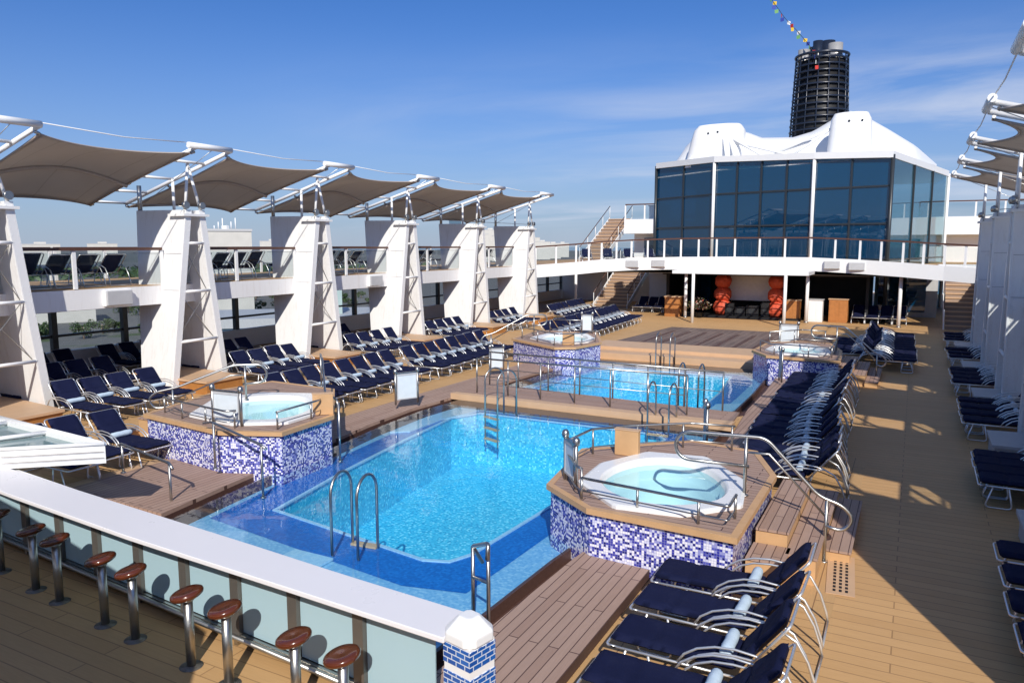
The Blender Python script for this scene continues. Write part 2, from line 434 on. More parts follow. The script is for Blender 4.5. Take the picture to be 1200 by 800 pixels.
# footbridge between the two pools
br = thing('footbridge', 'low plank footbridge crossing between the two swimming pools', 'footbridge', (-7.2,18,0))
bpoly = [(-11.0,17.35),(-4.1,17.35),(-3.35,17.1),(-3.5,19.2),(-3.9,18.5),(-10.85,18.95)]
MB().prism([(-10.95,17.45),(-3.5,17.4),(-3.55,18.45),(-3.9,18.42),(-10.85,18.95)], .16, .204).build('deck_planks', M['weatherY'], br)
MB().prism([(-11,17.22),(-3.45,17.08),(-3.45,17.4),(-10.96,17.45)], .04, .206).build('edge_beam', M['tan_step'], br)
MB().prism([(-10.9,17.45),(-3.6,17.4),(-3.95,18.4),(-10.8,18.9)], -.6, .158).build('base', M['mosaicblue'], br)

def gutter_floor(hole, rim, parent):
    m = MB()
    m.ring(offset(hole, 0.0), rim, -.14, -.12)
    return m

# ------------------------------------------------------------------ swimming pools
W = .05
def pool(label, rim, hole, basin_poly, band_poly, pale, depth, fc):
    t = thing('swimming_pool', label, 'swimming pool', (fc[0],fc[1],0), group='swimming pools')
    n = len(rim)
    # coping / wall between gutter and water
    inner = offset(rim, -.05)
    MB().ring(rim, inner, -1.9, W-.012).build('rim_wall', M['gutter'], t)
    MB().ring(hole, offset(rim, .002), -.16, -.12).build('gutter', M['gutter'], t)
    MB().ring(offset(hole, .03), hole, -1.0, .0035).build('gutter_side', M['gutter'], t)
    s = sheet('shelf', offset(inner, .02), [basin_poly], -.14, M['shelf'], t)
    sheet('blue_band', band_poly, [offset(basin_poly, -.002)], -.134, M['mosaicblue'], t)
    for q in pale:
        MB().prism(q, -.13, -.10).build('step', M['shelfpale'], t)
    m = MB(); k = len(basin_poly)
    m.add([(p[0],p[1],-.14) for p in basin_poly]+[(p[0],p[1],-depth) for p in basin_poly],
          [(i,(i+1)%k,k+(i+1)%k,k+i) for i in range(k)]+[tuple(range(k,2*k))])
    m.build('basin', M['basin'], t)
    m = MB(); m.ring(offset(basin_poly, .03), offset(basin_poly, -.03), -.15, -.118); m.build('basin_edge', M['shelfpale'], t)
    flat(offset(rim, -.004), W).build('water', M['poolwater'], t, fixn=False)
    return t
B1 = [(-9.1,8.85),(-9.55,11.2),(-9.9,13.6),(-10.15,15.9),(-9.8,16.75),(-5.05,16.7),(-4.75,16.3),(-4.85,13.6),(-5.15,11.2),(-5.3,8.8),(-5.45,8.45),(-5.8,8.33)]
K1 = [(-9.75,8.1),(-10.0,9.6),(-10.3,12.2),(-10.55,14.3),(-10.62,15.6),(-10.6,16.95),(-4.5,16.95),(-4.2,16.4),(-4.3,13.8),(-4.6,11.2),(-4.7,8.7),(-4.75,7.75),(-5.6,7.55)]
pool('large near swimming pool with turquoise water and blue tiled margin', POOL1, HOLE1, B1, K1,
     [[(-7.6,7.2),(-6.9,7.2),(-6.9,7.75),(-7.6,7.75)],
      [(-5.9,6.5),(-4.6,6.4),(-4.6,7.0),(-5.3,7.1)], [(-10.55,13.9),(-10.7,15.6),(-10.62,16.9),(-9.9,16.9),(-10.2,15.6),(-10.2,14.2)],
      [(-4.45,12.6),(-3.75,12.9),(-3.75,13.6),(-4.45,13.4)]], 1.45, (-7,11.5))
B2 = [(-9.95,19.6),(-9.9,22.3),(-9.5,25.3),(-5.2,25.4),(-4.9,22.3),(-4.85,20.2),(-5.1,19.5)]
K2 = [(-10.4,19.3),(-10.3,22.3),(-9.9,25.75),(-4.85,25.8),(-4.35,24.6),(-4.3,21.8),(-4.3,20.4),(-4.8,19.1)]
pool('smaller far swimming pool beyond the footbridge with pale turquoise water', POOL2, HOLE2, B2, K2,
     [[(-4.6,19.3),(-4.0,19.4),(-4.0,21.0),(-4.6,20.6)], [(-10.45,19.5),(-10.1,19.5),(-10.0,22),(-10.3,22)]], 1.3, (-7.2,22.6))

# raised deck ahead of the far pool, with dance floor
st = struct(MB().prism([(-10.9,26.36),(-3.9,26.36),(-3.9,27.2),(-10.9,27.2)], .004, .24).build('deck_step', M['tan_step']))
st = struct(MB().prism([(-11.0,27.21),(-3.8,27.21),(-3.8,29.0),(-11.0,29.0)], .004, .36).build('deck_step', M['tan_step']))
df = thing('dance_floor', 'grey brown planked dance floor in front of the stage', 'dance floor', (-7,34,0))
MB().prism([(-11.6,29.9),(-3.2,29.9),(-3.0,38.2),(-10.9,38.2)], .004, .03).build('floor', M['dance'], df)
m = MB()
for k in range(9):
    x = -10.4+k*.78
    m.box(x, x+.2, 30.6, 36.6-.1*k, .03, .036)
m.build('inlay_strip', M['gutter'], df)

# inlaid border boards round the lounger zones on the honey deck
for (x0,x1,y0,y1) in [(-2.74,-2.36,5.3,10.0),(-1.0,-.62,8.9,16.2),(-13.3,-12.98,7.6,25)]:
    struct(MB().add([(x0,y0,.004),(x1,y0,.004),(x1,y1,.004),(x0,y1,.004)], [(0,1,2,3)]).build('deck_margin', M['honey_border']))

# floor drain grates
def grate(loc, label, rz=0, nx=3, ny=11, w=.21, l=1.15):
    t = thing('floor_grate', label, 'floor grate', loc, rz)
    MB().box(-w/2-.06,w/2+.06,-l/2-.06,l/2+.06,.004,.012).build('frame', M['tan_step'], t, world=False)
    m = MB()
    for i in range(nx):
        for j in range(ny):
            x = -w/2+(i+.5)*w/nx; y = -l/2+(j+.5)*l/ny
            m.box(x-.016,x+.016,y-.030,y+.030,.012,.016)
    m.build('slots', M['black'], t, world=False)
grate((-.62,10.2,.002), 'slotted drain grate in the deck beside the right whirlpool steps', R(4))

# ------------------------------------------------------------------ railings
def post(base, top, r=.022): return MB().tube([base, top], r, 8)
def rail_thing(label, path, posts, lower=None, r=.024, name='handrail', cat='handrail', loc=None, group=None, corner=.12, pr=.022):
    L = loc or (path[0][0], path[0][1], 0)
    t = thing(name, label, cat, L, group=group)
    MB().tube(arc(path, corner, 6), r, 10).build('top_rail', M['steel'], t)
    if lower:
        for lp in lower: MB().tube(arc(lp, corner, 6), r*.75, 8).build('lower_rail', M['steel'], t)
    for (a, b) in posts:
        m = MB().tube([a, b], pr, 8); m.lathe([(.05,0),(.05,.012),(.025,.02)], (a[0],a[1],a[2]), 12)
        m.build('post', M['steel'], t)
    return t

def fence(label, a, b, z0, h, n, group, mids=(.5,)):
    a = Vector(a); b = Vector(b); t = thing('railing', label, 'railing', (a.x,a.y,0), group=group)
    MB().tube([(a.x,a.y,z0+h),(b.x,b.y,z0+h)], .024, 8).build('top_rail', M['steel'], t)
    for f in mids: MB().tube([(a.x,a.y,z0+h*f),(b.x,b.y,z0+h*f)], .010, 6).build('wire', M['steel'], t)
    for i in range(n):
        p = a.lerp(b, i/(n-1)); MB().tube([(p.x,p.y,z0),(p.x,p.y,z0+h)], .022, 8).build('post', M['steel'], t)
    return t
fence('steel railing along the near edge of the footbridge', (-10.4,17.62), (-4.6,17.55), .2, .95, 7, 'footbridge railings')
fence('steel railing along the far edge of the footbridge', (-10.7,18.85), (-3.95,18.40), .2, .95, 8, 'footbridge railings')

def ladder(label, c, rz, z=.05, h=1.05, gap=.5, reach=.62, group='pool ladders', depth=.9):
    t = thing('pool_ladder', label, 'pool ladder', (c[0],c[1],z), rz, group=group)
    for s in (-1,1):
        y = s*gap/2
        pts = [(-reach/2,y,-.15),(-reach/2,y,h*.72)]
        for k in range(1,12):
            a = math.pi*(1-k/12); pts.append((math.cos(a)*reach/2, y, h*.72+math.sin(a)*h*.28))
        pts += [(reach/2,y,h*.72),(reach/2,y,-depth)]
        MB().tube(pts, .021, 10).build('hoop', M['steel'], t, world=False)
    for k in range(3):
        MB().box(reach/2-.06,reach/2+.06,-gap/2,gap/2,-.18-k*.28,-.15-k*.28).build('tread', M['tan_step'], t, world=False)
    return t
ladder('hooped steel ladder at the near end of the large pool', (-6.8,8.1), R(97), h=.98, gap=.42, reach=.52)
ladder('hooped steel ladder at the far left corner of the large pool', (-9.1,16.6), R(-112), h=1.05)
ladder('hooped steel ladder at the far right corner of the large pool', (-5.0,16.9), R(-90), h=1.0)
ladder('hooped steel ladder just over the footbridge in the far pool', (-4.9,19.1), R(90), h=1.15)
ladder('hooped steel ladder at the stage end of the far pool', (-7.6,25.9), R(-90), h=1.1)

rail_thing('short two post steel rail at the near right pool corner', [(-4.25,7.3,.55),(-4.2,7.0,.86),(-3.84,6.72,1.06),(-3.82,6.66,.9)], [((-4.2,7.0,-.12),(-4.2,7.0,.86)),((-3.84,6.72,.0),(-3.84,6.72,1.05))], lower=[[(-4.2,7.0,.5),(-3.84,6.72,.62)]], corner=.05)
rail_thing('long steel handrail on the plank steps at the lower left', [(-12.5,8.55,.5),(-12.25,8.35,.72),(-10.5,7.98,.70),(-10.38,7.95,.62)], [((-12.2,8.34,.2),(-12.2,8.34,.72)),((-10.5,7.98,-.1),(-10.5,7.98,.70))], corner=.05)
rail_thing('sloping steel handrail against the left whirlpool mosaic', [(-11.3,9.35,.98),(-11.0,9.28,1.05),(-9.75,9.2,.82),(-9.6,9.2,.75)], [((-10.95,9.27,.2),(-10.95,9.27,1.04)),((-9.72,9.2,-.12),(-9.72,9.2,.83))], corner=.06)
rail_thing('steel handrail between the large pool and left row of loungers', [(-10.0,11.5,.4),(-10.0,11.5,1.15),(-10.5,11.7,1.2),(-11.9,13.2,1.6),(-12.4,13.7,1.62)], [((-9.98,11.5,-.1),(-9.98,11.5,1.1)),((-12.4,13.7,.85),(-12.4,13.7,1.62))], corner=.15)

# ------------------------------------------------------------------ whirlpools
def poly_c(p): return (sum(q[0] for q in p)/len(p), sum(q[1] for q in p)/len(p))
def whirlpool(label, P, basin, z, z0=-.15, fences=(), extra=None):
    c = poly_c(P); t = thing('whirlpool_tub', label, 'whirlpool', (c[0],c[1],0), group='whirlpool tubs')
    MB().prism(P, z0, z-.06, cap=False, uv=True).build('mosaic_wall', M['mosaic'], t)
    top = offset(P, .06); m = MB()
    hole = basin
    sheet('plank_top', P, [hole], z+.004, M['weatherY'], t)
    MB().ring(top, offset(P, -.035), z-.065, z+.012).build('edge_board', M['teak_edge'], t)
    # moulded white shell: coping, then stepped down bowl
    n = len(basin); c2 = Vector((*poly_c(basin), 0))
    def sc(f, zz): return [(c2.x+(p[0]-c2.x)*f, c2.y+(p[1]-c2.y)*f, zz) for p in basin]
    def rnd(loop, it=2):
        for _ in range(it):
            o = []
            for i in range(len(loop)):
                a = Vector(loop[i]); b = Vector(loop[(i+1)%len(loop)]); o += [a.lerp(b,.25), a.lerp(b,.75)]
            loop = o
        return loop
    base4 = []
    for p in basin: base4.append(p)
    loops = []
    for f, zz, sm in [(1.03,z-.05,0),(1.03,z+.045,0),(.99,z+.06,0),(.83,z+.055,1),(.79,z+.02,1),(.77,z-.28,1),(.60,z-.30,1),(.56,z-.62,1),(.0,z-.64,1)]:
        lp = sc(f, zz)
        k = rnd(lp, 2) if sm else None
        if k is None:   # same vertex count, sharp corners
            k = []
            for i in range(n):
                a = Vector(lp[i]); b = Vector(lp[(i+1)%n]); k += [a.lerp(b,q) for q in (.04,.33,.66,.96)]
        loops.append(k)
    vs = [v for lp in loops for v in lp]; N = len(loops[0]); fs = []
    for i in range(len(loops)-1):
        for q in range(N): fs.append((i*N+q, i*N+(q+1)%N, (i+1)*N+(q+1)%N, (i+1)*N+q))
    m = MB().add(vs, fs, smooth=True); o = m.build('shell', M['tubshell'], t)
    for i, pl in enumerate(o.data.polygons):
        pl.use_smooth = i >= 3*N
    flat([tuple(p)[:2] for p in rnd(sc(.80, 0), 2)], z-.05).build('water', M['tubwater'], o, fixn=False)
    for path, h, np_ in fences:
        fr = MB().tube(arc([(x,y,z+h) for x,y in path], .05, 4), .020, 8).build('rail', M['steel'], t)
        tot = sum(math.dist(path[i],path[i+1]) for i in range(len(path)-1))
        for k in range(np_):
            d = tot*(k+.02)/max(1,np_-1)*.98; i = 0
            while i < len(path)-2 and d > math.dist(path[i],path[i+1]): d -= math.dist(path[i],path[i+1]); i += 1
            f = min(1, d/math.dist(path[i],path[i+1])); a, b = path[i], path[i+1]
            x, y = a[0]+(b[0]-a[0])*f, a[1]+(b[1]-a[1])*f
            MB().tube([(x,y,z),(x,y,z+h)], .018, 8).build('rail_post', M['steel'], t)
        MB().tube(arc([(x,y,z+.12) for x,y in path], .05, 4), .010, 6).build('lower_rail', M['steel'], t)
    return t
TR = [(-4.46,9.63),(-3.6,8.98),(-1.72,8.85),(-1.71,11.55),(-2.2,12.8),(-3.3,13.0),(-4.75,11.6)]
TRb = [(-4.1,9.85),(-4.15,10.85),(-3.72,11.8),(-2.8,11.95),(-2.0,10.95),(-1.85,9.9),(-2.44,9.22),(-3.3,9.12)]
whirlpool('near right octagonal whirlpool tub clad in blue and white mosaic', TR, TRb, .78,
          fences=[([(-4.35,9.95),(-3.95,9.35),(-3.84,9.28)],.42,2), ([(-3.84,9.25),(-1.82,9.02),(-1.83,9.5)],.30,4), ([(-4.6,10.6),(-4.55,11.4),(-4.1,11.9),(-3.2,12.6),(-2.5,12.7)],.42,5)])
TL = [(-13.4,9.75),(-11.0,9.45),(-9.95,9.9),(-10.05,11.35),(-11.9,13.5),(-13.9,13.6),(-14.1,12.3)]
TLb = [(-12.45,10.0),(-13.2,11.2),(-12.9,12.3),(-11.75,12.75),(-10.75,11.95),(-10.35,11.2),(-10.3,10.4),(-11.1,9.85)]
whirlpool('near left octagonal whirlpool tub with bright mosaic sides', TL, TLb, .85,
          fences=[([(-13.2,10.0),(-12.8,9.85),(-11.05,9.62),(-10.9,9.75)],.33,4), ([(-10.15,10.0),(-10.2,11.2),(-10.6,11.75)],.33,3)])
TL2 = [(-12.85,24.4),(-10.5,22.95),(-9.95,23.3),(-9.65,24.9),(-10.9,27.6),(-13.2,27.2)]
TL2b = [(-12.3,24.7),(-12.3,26.1),(-11.8,26.9),(-10.9,26.7),(-10.15,25.6),(-10.0,24.6),(-10.4,23.9),(-11.2,24.0)]
whirlpool('far left whirlpool tub in mosaic beside the smaller pool', TL2, TL2b, .80,
          fences=[([(-12.6,24.6),(-10.5,23.2),(-9.85,23.9),(-9.85,25.0)],.42,5), ([(-12.6,27.0),(-11,27.3)],.5,3)])
TR2 = [(-4.5,25.3),(-3.9,24.3),(-1.85,24.1),(-2.0,26.5),(-2.5,28.3),(-3.6,28.5),(-4.4,27.4)]
TR2b = [(-4.15,25.4),(-4.1,26.4),(-3.7,27.3),(-3.0,27.4),(-2.4,26.6),(-2.2,25.6),(-2.5,24.75),(-3.6,24.7)]
whirlpool('far right whirlpool tub half shaded beside the smaller pool', TR2, TR2b, .80,
          fences=[([(-4.3,25.3),(-3.85,24.5),(-2.1,24.35),(-2.1,25.8)],.35,5), ([(-4.3,27.0),(-3.4,28.2),(-2.6,28.1)],.45,3)])

# plank steps up to the right whirlpool and the far right one
def steps(label, boxes):
    c = boxes[0]; t = thing('plank_steps', label, 'steps', ((c[0]+c[1])/2,(c[2]+c[3])/2,0), group='whirlpool steps')
    for (x0,x1,y0,y1,z) in boxes:
        o = MB().prism([(x0,y0),(x1,y0),(x1,y1),(x0,y1)], .004, z-.03).build('riser', M['teak_edge'], t)
        MB().prism([(x0-.0,y0-.02),(x1+.02,y0-.02),(x1+.02,y1+.02),(x0-.0,y1+.02)], z-.03, z).build('tread', M['weather'], t)
steps('three plank steps climbing to the near right whirlpool', [(-1.64,-1.25,9.9,12.2,.56),(-1.24,-.88,9.7,12.6,.36),(-1.66,-1.22,9.35,9.87,.36),(-.87,-.55,10.6,12.9,.17)])
steps('plank steps climbing to the far right whirlpool', [(-1.9,-1.5,24.9,27.2,.56),(-1.5,-1.15,24.7,27.5,.36),(-1.15,-.8,24.6,27.6,.17)])
steps('plank steps on the lounger side of the near left whirlpool', [(-14.45,-14.05,10.3,12.2,.56),(-14.8,-14.45,10.1,12.4,.3)])

def loop_rail(label, a, b, zt, zb, d1, d2, grp='looped whirlpool handrails'):
    # a: upper post foot (x,y,z), b: lower post foot; d1/d2 overshoot
    a = Vector(a); b = Vector(b); u = (b-a); u.z = 0; L = u.length; u.normalize()
    def q(s, z): p = a+u*s; return (p.x,p.y,z)
    t = thing('loop_handrail', label, 'handrail', (a.x,a.y,a.z), group=grp)
    pts = [q(.05,zt-.42), q(-d1*.6,zt-.42)]
    for k in range(0,9):
        an = math.pi*(1.5-k/8); pts.append(q(-d1*.6+math.cos(an)*.2*1.0, zt-.21+math.sin(an)*.21))
    pts = [q(.05,zt-.42)]+[q(-d1+.2+math.cos(math.pi*(-.5)-math.pi*k/10)*.2, zt-.2+math.sin(math.pi*(-.5)-math.pi*k/10)*.2) for k in range(11)]
    pts += [q(.25,zt), q(L-.1,zb+.03)]
    pts2 = [q(L+d2-.15,zb-.06), q(L+d2,zb-.22), q(L+d2-.12,zb-.42), q(L-.02,zb-.36)]
    MB().tube(arc(pts+pts2, .12, 5), .025, 10).build('top_rail', M['steel'], t)
    MB().tube([q(0,zt-.22), q(.3,zt-.22), q(L,zb-.24)], .016, 8).build('lower_rail', M['steel'], t)
    for p, zz in ((a,zt),(b,zb)):
        MB().tube([(p.x,p.y,p.z),(p.x,p.y,zz-.01)], .024, 10).lathe([(.055,0),(.055,.012),(.026,.02)], (p.x,p.y,p.z), 12).build('post', M['steel'], t)
loop_rail('big looped steel handrail over the near right whirlpool steps', (-1.9,10.42,.79), (-.86,10.55,0), 1.62, .86, .95, .34)
loop_rail('looped steel handrail behind the near left whirlpool', (-12.75,11.7,.86), (-13.9,10.75,.3), 1.62, 1.15, .45, .5)
loop_rail('looped steel handrail at the far right whirlpool steps', (-2.1,26.2,.80), (-.9,26.0,0), 1.62, .86, .8, .3)
loop_rail('looped steel handrail behind the far left whirlpool', (-12.6,25.6,.80), (-13.9,24.6,0), 1.6, .9, .5, .4)

# ------------------------------------------------------------------ sign boards and lift posts
def signboard(label, x, y, z, rz, w=.42, h=.72, mat='signwhite', extra=.0):
    t = thing('notice_stand', label, 'sign', (x,y,z), rz, group='notice stands by the pools')
    for s in (-1,1):
        MB().tube([(s*w/2,0,0),(s*w/2,0,h+.1)], .028, 10).lathe([(.05,h+.02),(.055,h+.06),(.05,h+.1),(.03,h+.13)], (s*w/2,0,0), 12).build('post', M['steel'], t, world=False)
    p = MB().box(-w/2+.03,w/2-.03,-.02,.02,.12,h).build('panel', M[mat], t, world=False)
    for (xa,xb,za,zb) in ((-w/2+.03,w/2-.03,.12,.15),(-w/2+.03,w/2-.03,h-.05,h),(-w/2+.03,-w/2+.055,.15,h-.05),(w/2-.055,w/2-.03,.15,h-.05)): MB().box(xa,xb,-.028,.028,za,zb).build('border', M['grey'], p, world=False)
    MB().box(-w/2+.03,w/2-.03,-.03,.03,h-.0,h+.03).build('header', M['steel'], t, world=False)
signboard('pale notice panel between steel posts on the near left whirlpool', -11.25,9.85,.86, R(5), .68,.62)
signboard('grey glass notice panel on the near right whirlpool corner', -4.22,9.78,.78, R(-48), .48,.62)
signboard('white framed notice stand between large pool and left loungers', -11.25,15.55,.2, R(62), .62,.78)
signboard('pale notice stand in front of the far left whirlpool', -11.6,20.9,.2, R(48), .45,.75)
signboard('white notice board behind the far right whirlpool', -3.9,28.7,.004, R(4), .62,1.35)
signboard('small grey notice stand behind the far left whirlpool', -11.1,27.2,.8, R(10), .42,.72)
signboard('steel notice post on planks between pool and right loungers', -3.3,14.0,.2, R(-70), .34,1.0, 'grey')
signboard('steel notice post by the corner of the smaller pool', -3.35,23.3,.2, R(-70), .34,.9, 'grey')
for (x,y,z,rz,lab) in [(-4.0,11.6,.79,0,'plain wooden box standing at the back of the near right whirlpool'),(-10.25,11.35,.86,R(40),'plain wooden box at the pool corner of the near left whirlpool'),(-10.35,23.7,.81,R(10),'plain wooden box on the front of the far left whirlpool')]:
    t = thing('control_box', lab, 'wooden box', (x,y,z), rz, group='wooden control boxes')
    MB().box(-.2,.2,-.06,.06,.0,.42).build('body', M['teak_edge'], t, world=False, bevel=.01)
    MB().box(-.21,.21,-.07,.07,.42,.435).build('lid', M['tan_step'], t, world=False)

# ------------------------------------------------------------------ bar counter and stools
def lerp_line(pts, x):
    pts = sorted(pts)
    for i in range(len(pts)-1):
        if x <= pts[i+1][0] or i == len(pts)-2:
            f = (x-pts[i][0])/(pts[i+1][0]-pts[i][0]); return pts[i][1]+(pts[i+1][1]-pts[i][1])*f
CF = [(-14.5,5.85),(-10.29,5.31),(-7.43,5.08),(-5.18,4.97),(-3.1,4.86)]
CB = [(-14.5,6.5),(-11.51,5.97),(-8.33,5.72),(-5.98,5.54),(-4.73,5.43),(-3.1,5.32)]
bar = thing('bar_counter', 'long white topped bar counter with frosted aqua glass front', 'bar counter', (-7,5.3,0))
xs = [-14.5+.5*k for k in range(24)]; xs = [x for x in xs if x < -3.2]+[-3.2]
m = MB(); n = len(xs)
vs = []
for x in xs:
    yf, yb = lerp_line(CF, x), lerp_line(CB, x)
    vs += [(x,yf,1.0),(x,yf,1.05),(x,yb,1.05),(x,yb,1.0)]
fs = []
for i in range(n-1):
    for q in range(4): fs.append((i*4+q, (i+1)*4+q, (i+1)*4+(q+1)%4, i*4+(q+1)%4))
fs += [(0,1,2,3), (4*n-4,4*n-1,4*n-2,4*n-3)]
m.add(vs, fs).build('counter_top', M['counter'], bar, bevel=.008)
def GL(x): return 5.28+.083*(-4.78-x)
for x0, x1, y0_ in []:
    m = MB(); k = 10
    for i in range(k):
        a = x0+(x1-x0)*i/k; b = x0+(x1-x0)*(i+1)/k
        m.hexa([(a,lerp_line(CF,a)-.05,.965),(b,lerp_line(CF,b)-.05,.965),(b,lerp_line(CF,b)+.25,.965),(a,lerp_line(CF,a)+.25,.965),(a,lerp_line(CF,a)-.05,.998),(b,lerp_line(CF,b)-.05,.998),(b,lerp_line(CF,b)+.25,.998),(a,lerp_line(CF,a)+.25,.998)])
    m.build('counter_lip', M['counter'], bar)
px = [-4.36-.885*k for k in range(12)]
for x in px:
    MB().rbox(x, GL(x)-.02, .55, .13, .06, .86, R(-4.7)).build('post', M['postgrey'], bar)
ends = [-3.42]+px
for i in range(len(ends)-1):
    b, a = ends[i], ends[i+1]; a += .07; b -= .07
    MB().hexa([(a,GL(a)+.0,.14),(b,GL(b)+.0,.14),(b,GL(b)+.015,.14),(a,GL(a)+.015,.14),(a,GL(a),.99),(b,GL(b),.99),(b,GL(b)+.015,.99),(a,GL(a)+.015,.99)]).build('glass_panel', M['frost'], bar)
MB().tube([(-14.5,GL(-14.5)-.07,.10),(-3.4,GL(-3.4)-.07,.10)], .03, 8).build('foot_rail', M['steel'], bar)
m = MB()
a, b = -14.5, -3.4
m.hexa([(a,GL(a)-.04,.06),(b,GL(b)-.04,.06),(b,GL(b)+.06,.06),(a,GL(a)+.06,.06),(a,GL(a)-.04,.13),(b,GL(b)-.04,.13),(b,GL(b)+.06,.13),(a,GL(a)+.06,.13)])
for x in px: m.rbox(x, GL(x)-.03, .03, .05, .05, .06)
m.build('bottom_channel', M['steel'], bar)
# pool-side wall behind the counter carrying it
MB().hexa([(-14.5,6.3,0),(-4.2,5.36,0),(-4.2,5.46,0),(-14.5,6.42,0),(-14.5,6.3,.98),(-4.2,5.30,.98),(-4.2,5.38,.98),(-14.5,6.42,.98)]).build('back_wall', M['white2'], bar)
# tiled end pillar
pl = thing('bar_pillar', 'white capped pillar with blue brick tile bands at the bar end', 'pillar', (-3.05,5.02,0), R(-13))
h = .145
def sq(h): return [(-h,-h),(h,-h),(h,h),(-h,h)]
MB().prism(sq(h), 0, 1.02).build('shaft', M['white2'], pl, world=False)
for z0, z1 in [(.83,.995),(.59,.76),(.35,.52),(.11,.28)]:
    MB().prism(sq(h+.006), z0, z1, uv=True).build('tile_band', M['bluebrick'], pl, world=False)
g = h+.028; ch = .07
oc = [(-g+ch,-g),(g-ch,-g),(g,-g+ch),(g,g-ch),(g-ch,g),(-g+ch,g),(-g,g-ch),(-g,-g+ch)]
m = MB(); k = 8
ocs = [(x*.42,y*.42) for x,y in oc]
m.add([(x,y,1.02) for x,y in oc]+[(x,y,1.10) for x,y in oc]+[(x,y,1.22) for x,y in ocs],
      [(i,(i+1)%k,k+(i+1)%k,k+i) for i in range(k)]+[(k+i,k+(i+1)%k,2*k+(i+1)%k,2*k+i) for i in range(k)]+[tuple(range(2*k,3*k)), tuple(range(k-1,-1,-1))])
m.build('cap', M['white2'], pl, world=False, bevel=.012)
# stools
def make_stool():
    t = thing('bar_stool', 'x', 'bar stool', (0,0,0), group='bar stools')
    mb = MB().lathe([(0,.718),(.08,.719),(.126,.726),(.155,.744),(.163,.766),(.156,.786),(.135,.798),(.07,.793),(0,.787)], n=36, cap=False)
    T = Matrix.Translation((0,0,.74)) @ Matrix.Rotation(R(-13), 4, Vector((-.47,.88,0))) @ Matrix.Translation((0,0,-.74))
    mb.v = [tuple(T @ Vector(v)) for v in mb.v]
    se = mb.build('seat', M['mahog'], t, world=False)
    MB().lathe([(.046,.0),(.046,.735)], n=24).build('column', M['steel'], t, world=False)
    MB().lathe([(.115,.0),(.115,.003),(.055,.004),(.052,.012),(.046,.014)], n=28).build('base_flange', M['postgrey'], t, world=False)
    MB().lathe([(.06,.700),(.06,.718),(.04,.72)], n=24).build('seat_plate', M['steel'], se, world=False)
    return t
st0 = make_stool(); register(st0)
SX = [(-4.08,4.66),(-4.66,4.70),(-5.62,4.79),(-6.21,4.84),(-7.18,4.92),(-7.76,4.97),(-8.76,5.07),(-9.32,5.12),(-10.25,5.22)]
for i, (x, y) in enumerate(SX):
    lab = 'round mahogany bar stool on a steel column, %s along the bar from the tiled pillar' % nth(i)
    if i == 0: st0.location = (x,y,0); st0['label'] = lab
    else: dup(st0, (x,y,0), 0, lab)

# low glass roof behind the left end of the bar
gb = thing('skylight_roof', 'low white framed glass skylight roof behind the left end of the bar', 'skylight', (-12,6.4,0))
T_, F_, N_, FN = (-10.36,6.82), (-13.9,7.12), (-11.12,5.92), (-14.2,5.92)
pol = [T_, F_, FN, (-11.4,5.92)]
MB().ring(pol, offset(pol, -.06), 1.02, 1.30).build('fascia', M['white2'], gb)
m = MB(); pi = offset(pol, -.05)
MB().prism(pi, 1.20, 1.225).build('glass', M['roofgl'], gb)
m = MB()
m.tube([(*T_,1.31),(*F_,1.31)], .03, 6); m.tube([(-11.4,5.92,1.31),(*T_,1.31)], .03, 6); m.tube([(-11.95,6.93,1.27),(-12.4,5.94,1.27)], .035, 6); m.tube([(-13.2,7.0,1.27),(-13.5,5.94,1.27)], .035, 6)
m.build('glazing_bar', M['white2'], gb)
m = MB()
for k in (1.11,1.20): m.tube([(T_[0]+.01,T_[1]-.03,k),(-11.4+.03,5.90,k)], .004, 4)
m.build('groove', M['gutter'], gb)
for x, y in [(-13.7,6.9),(-11.9,6.2),(-13.9,6.1)]:
    MB().box(x-.04,x+.04,y-.04,y+.04,0,1.02).build('post', M['white2'], gb)

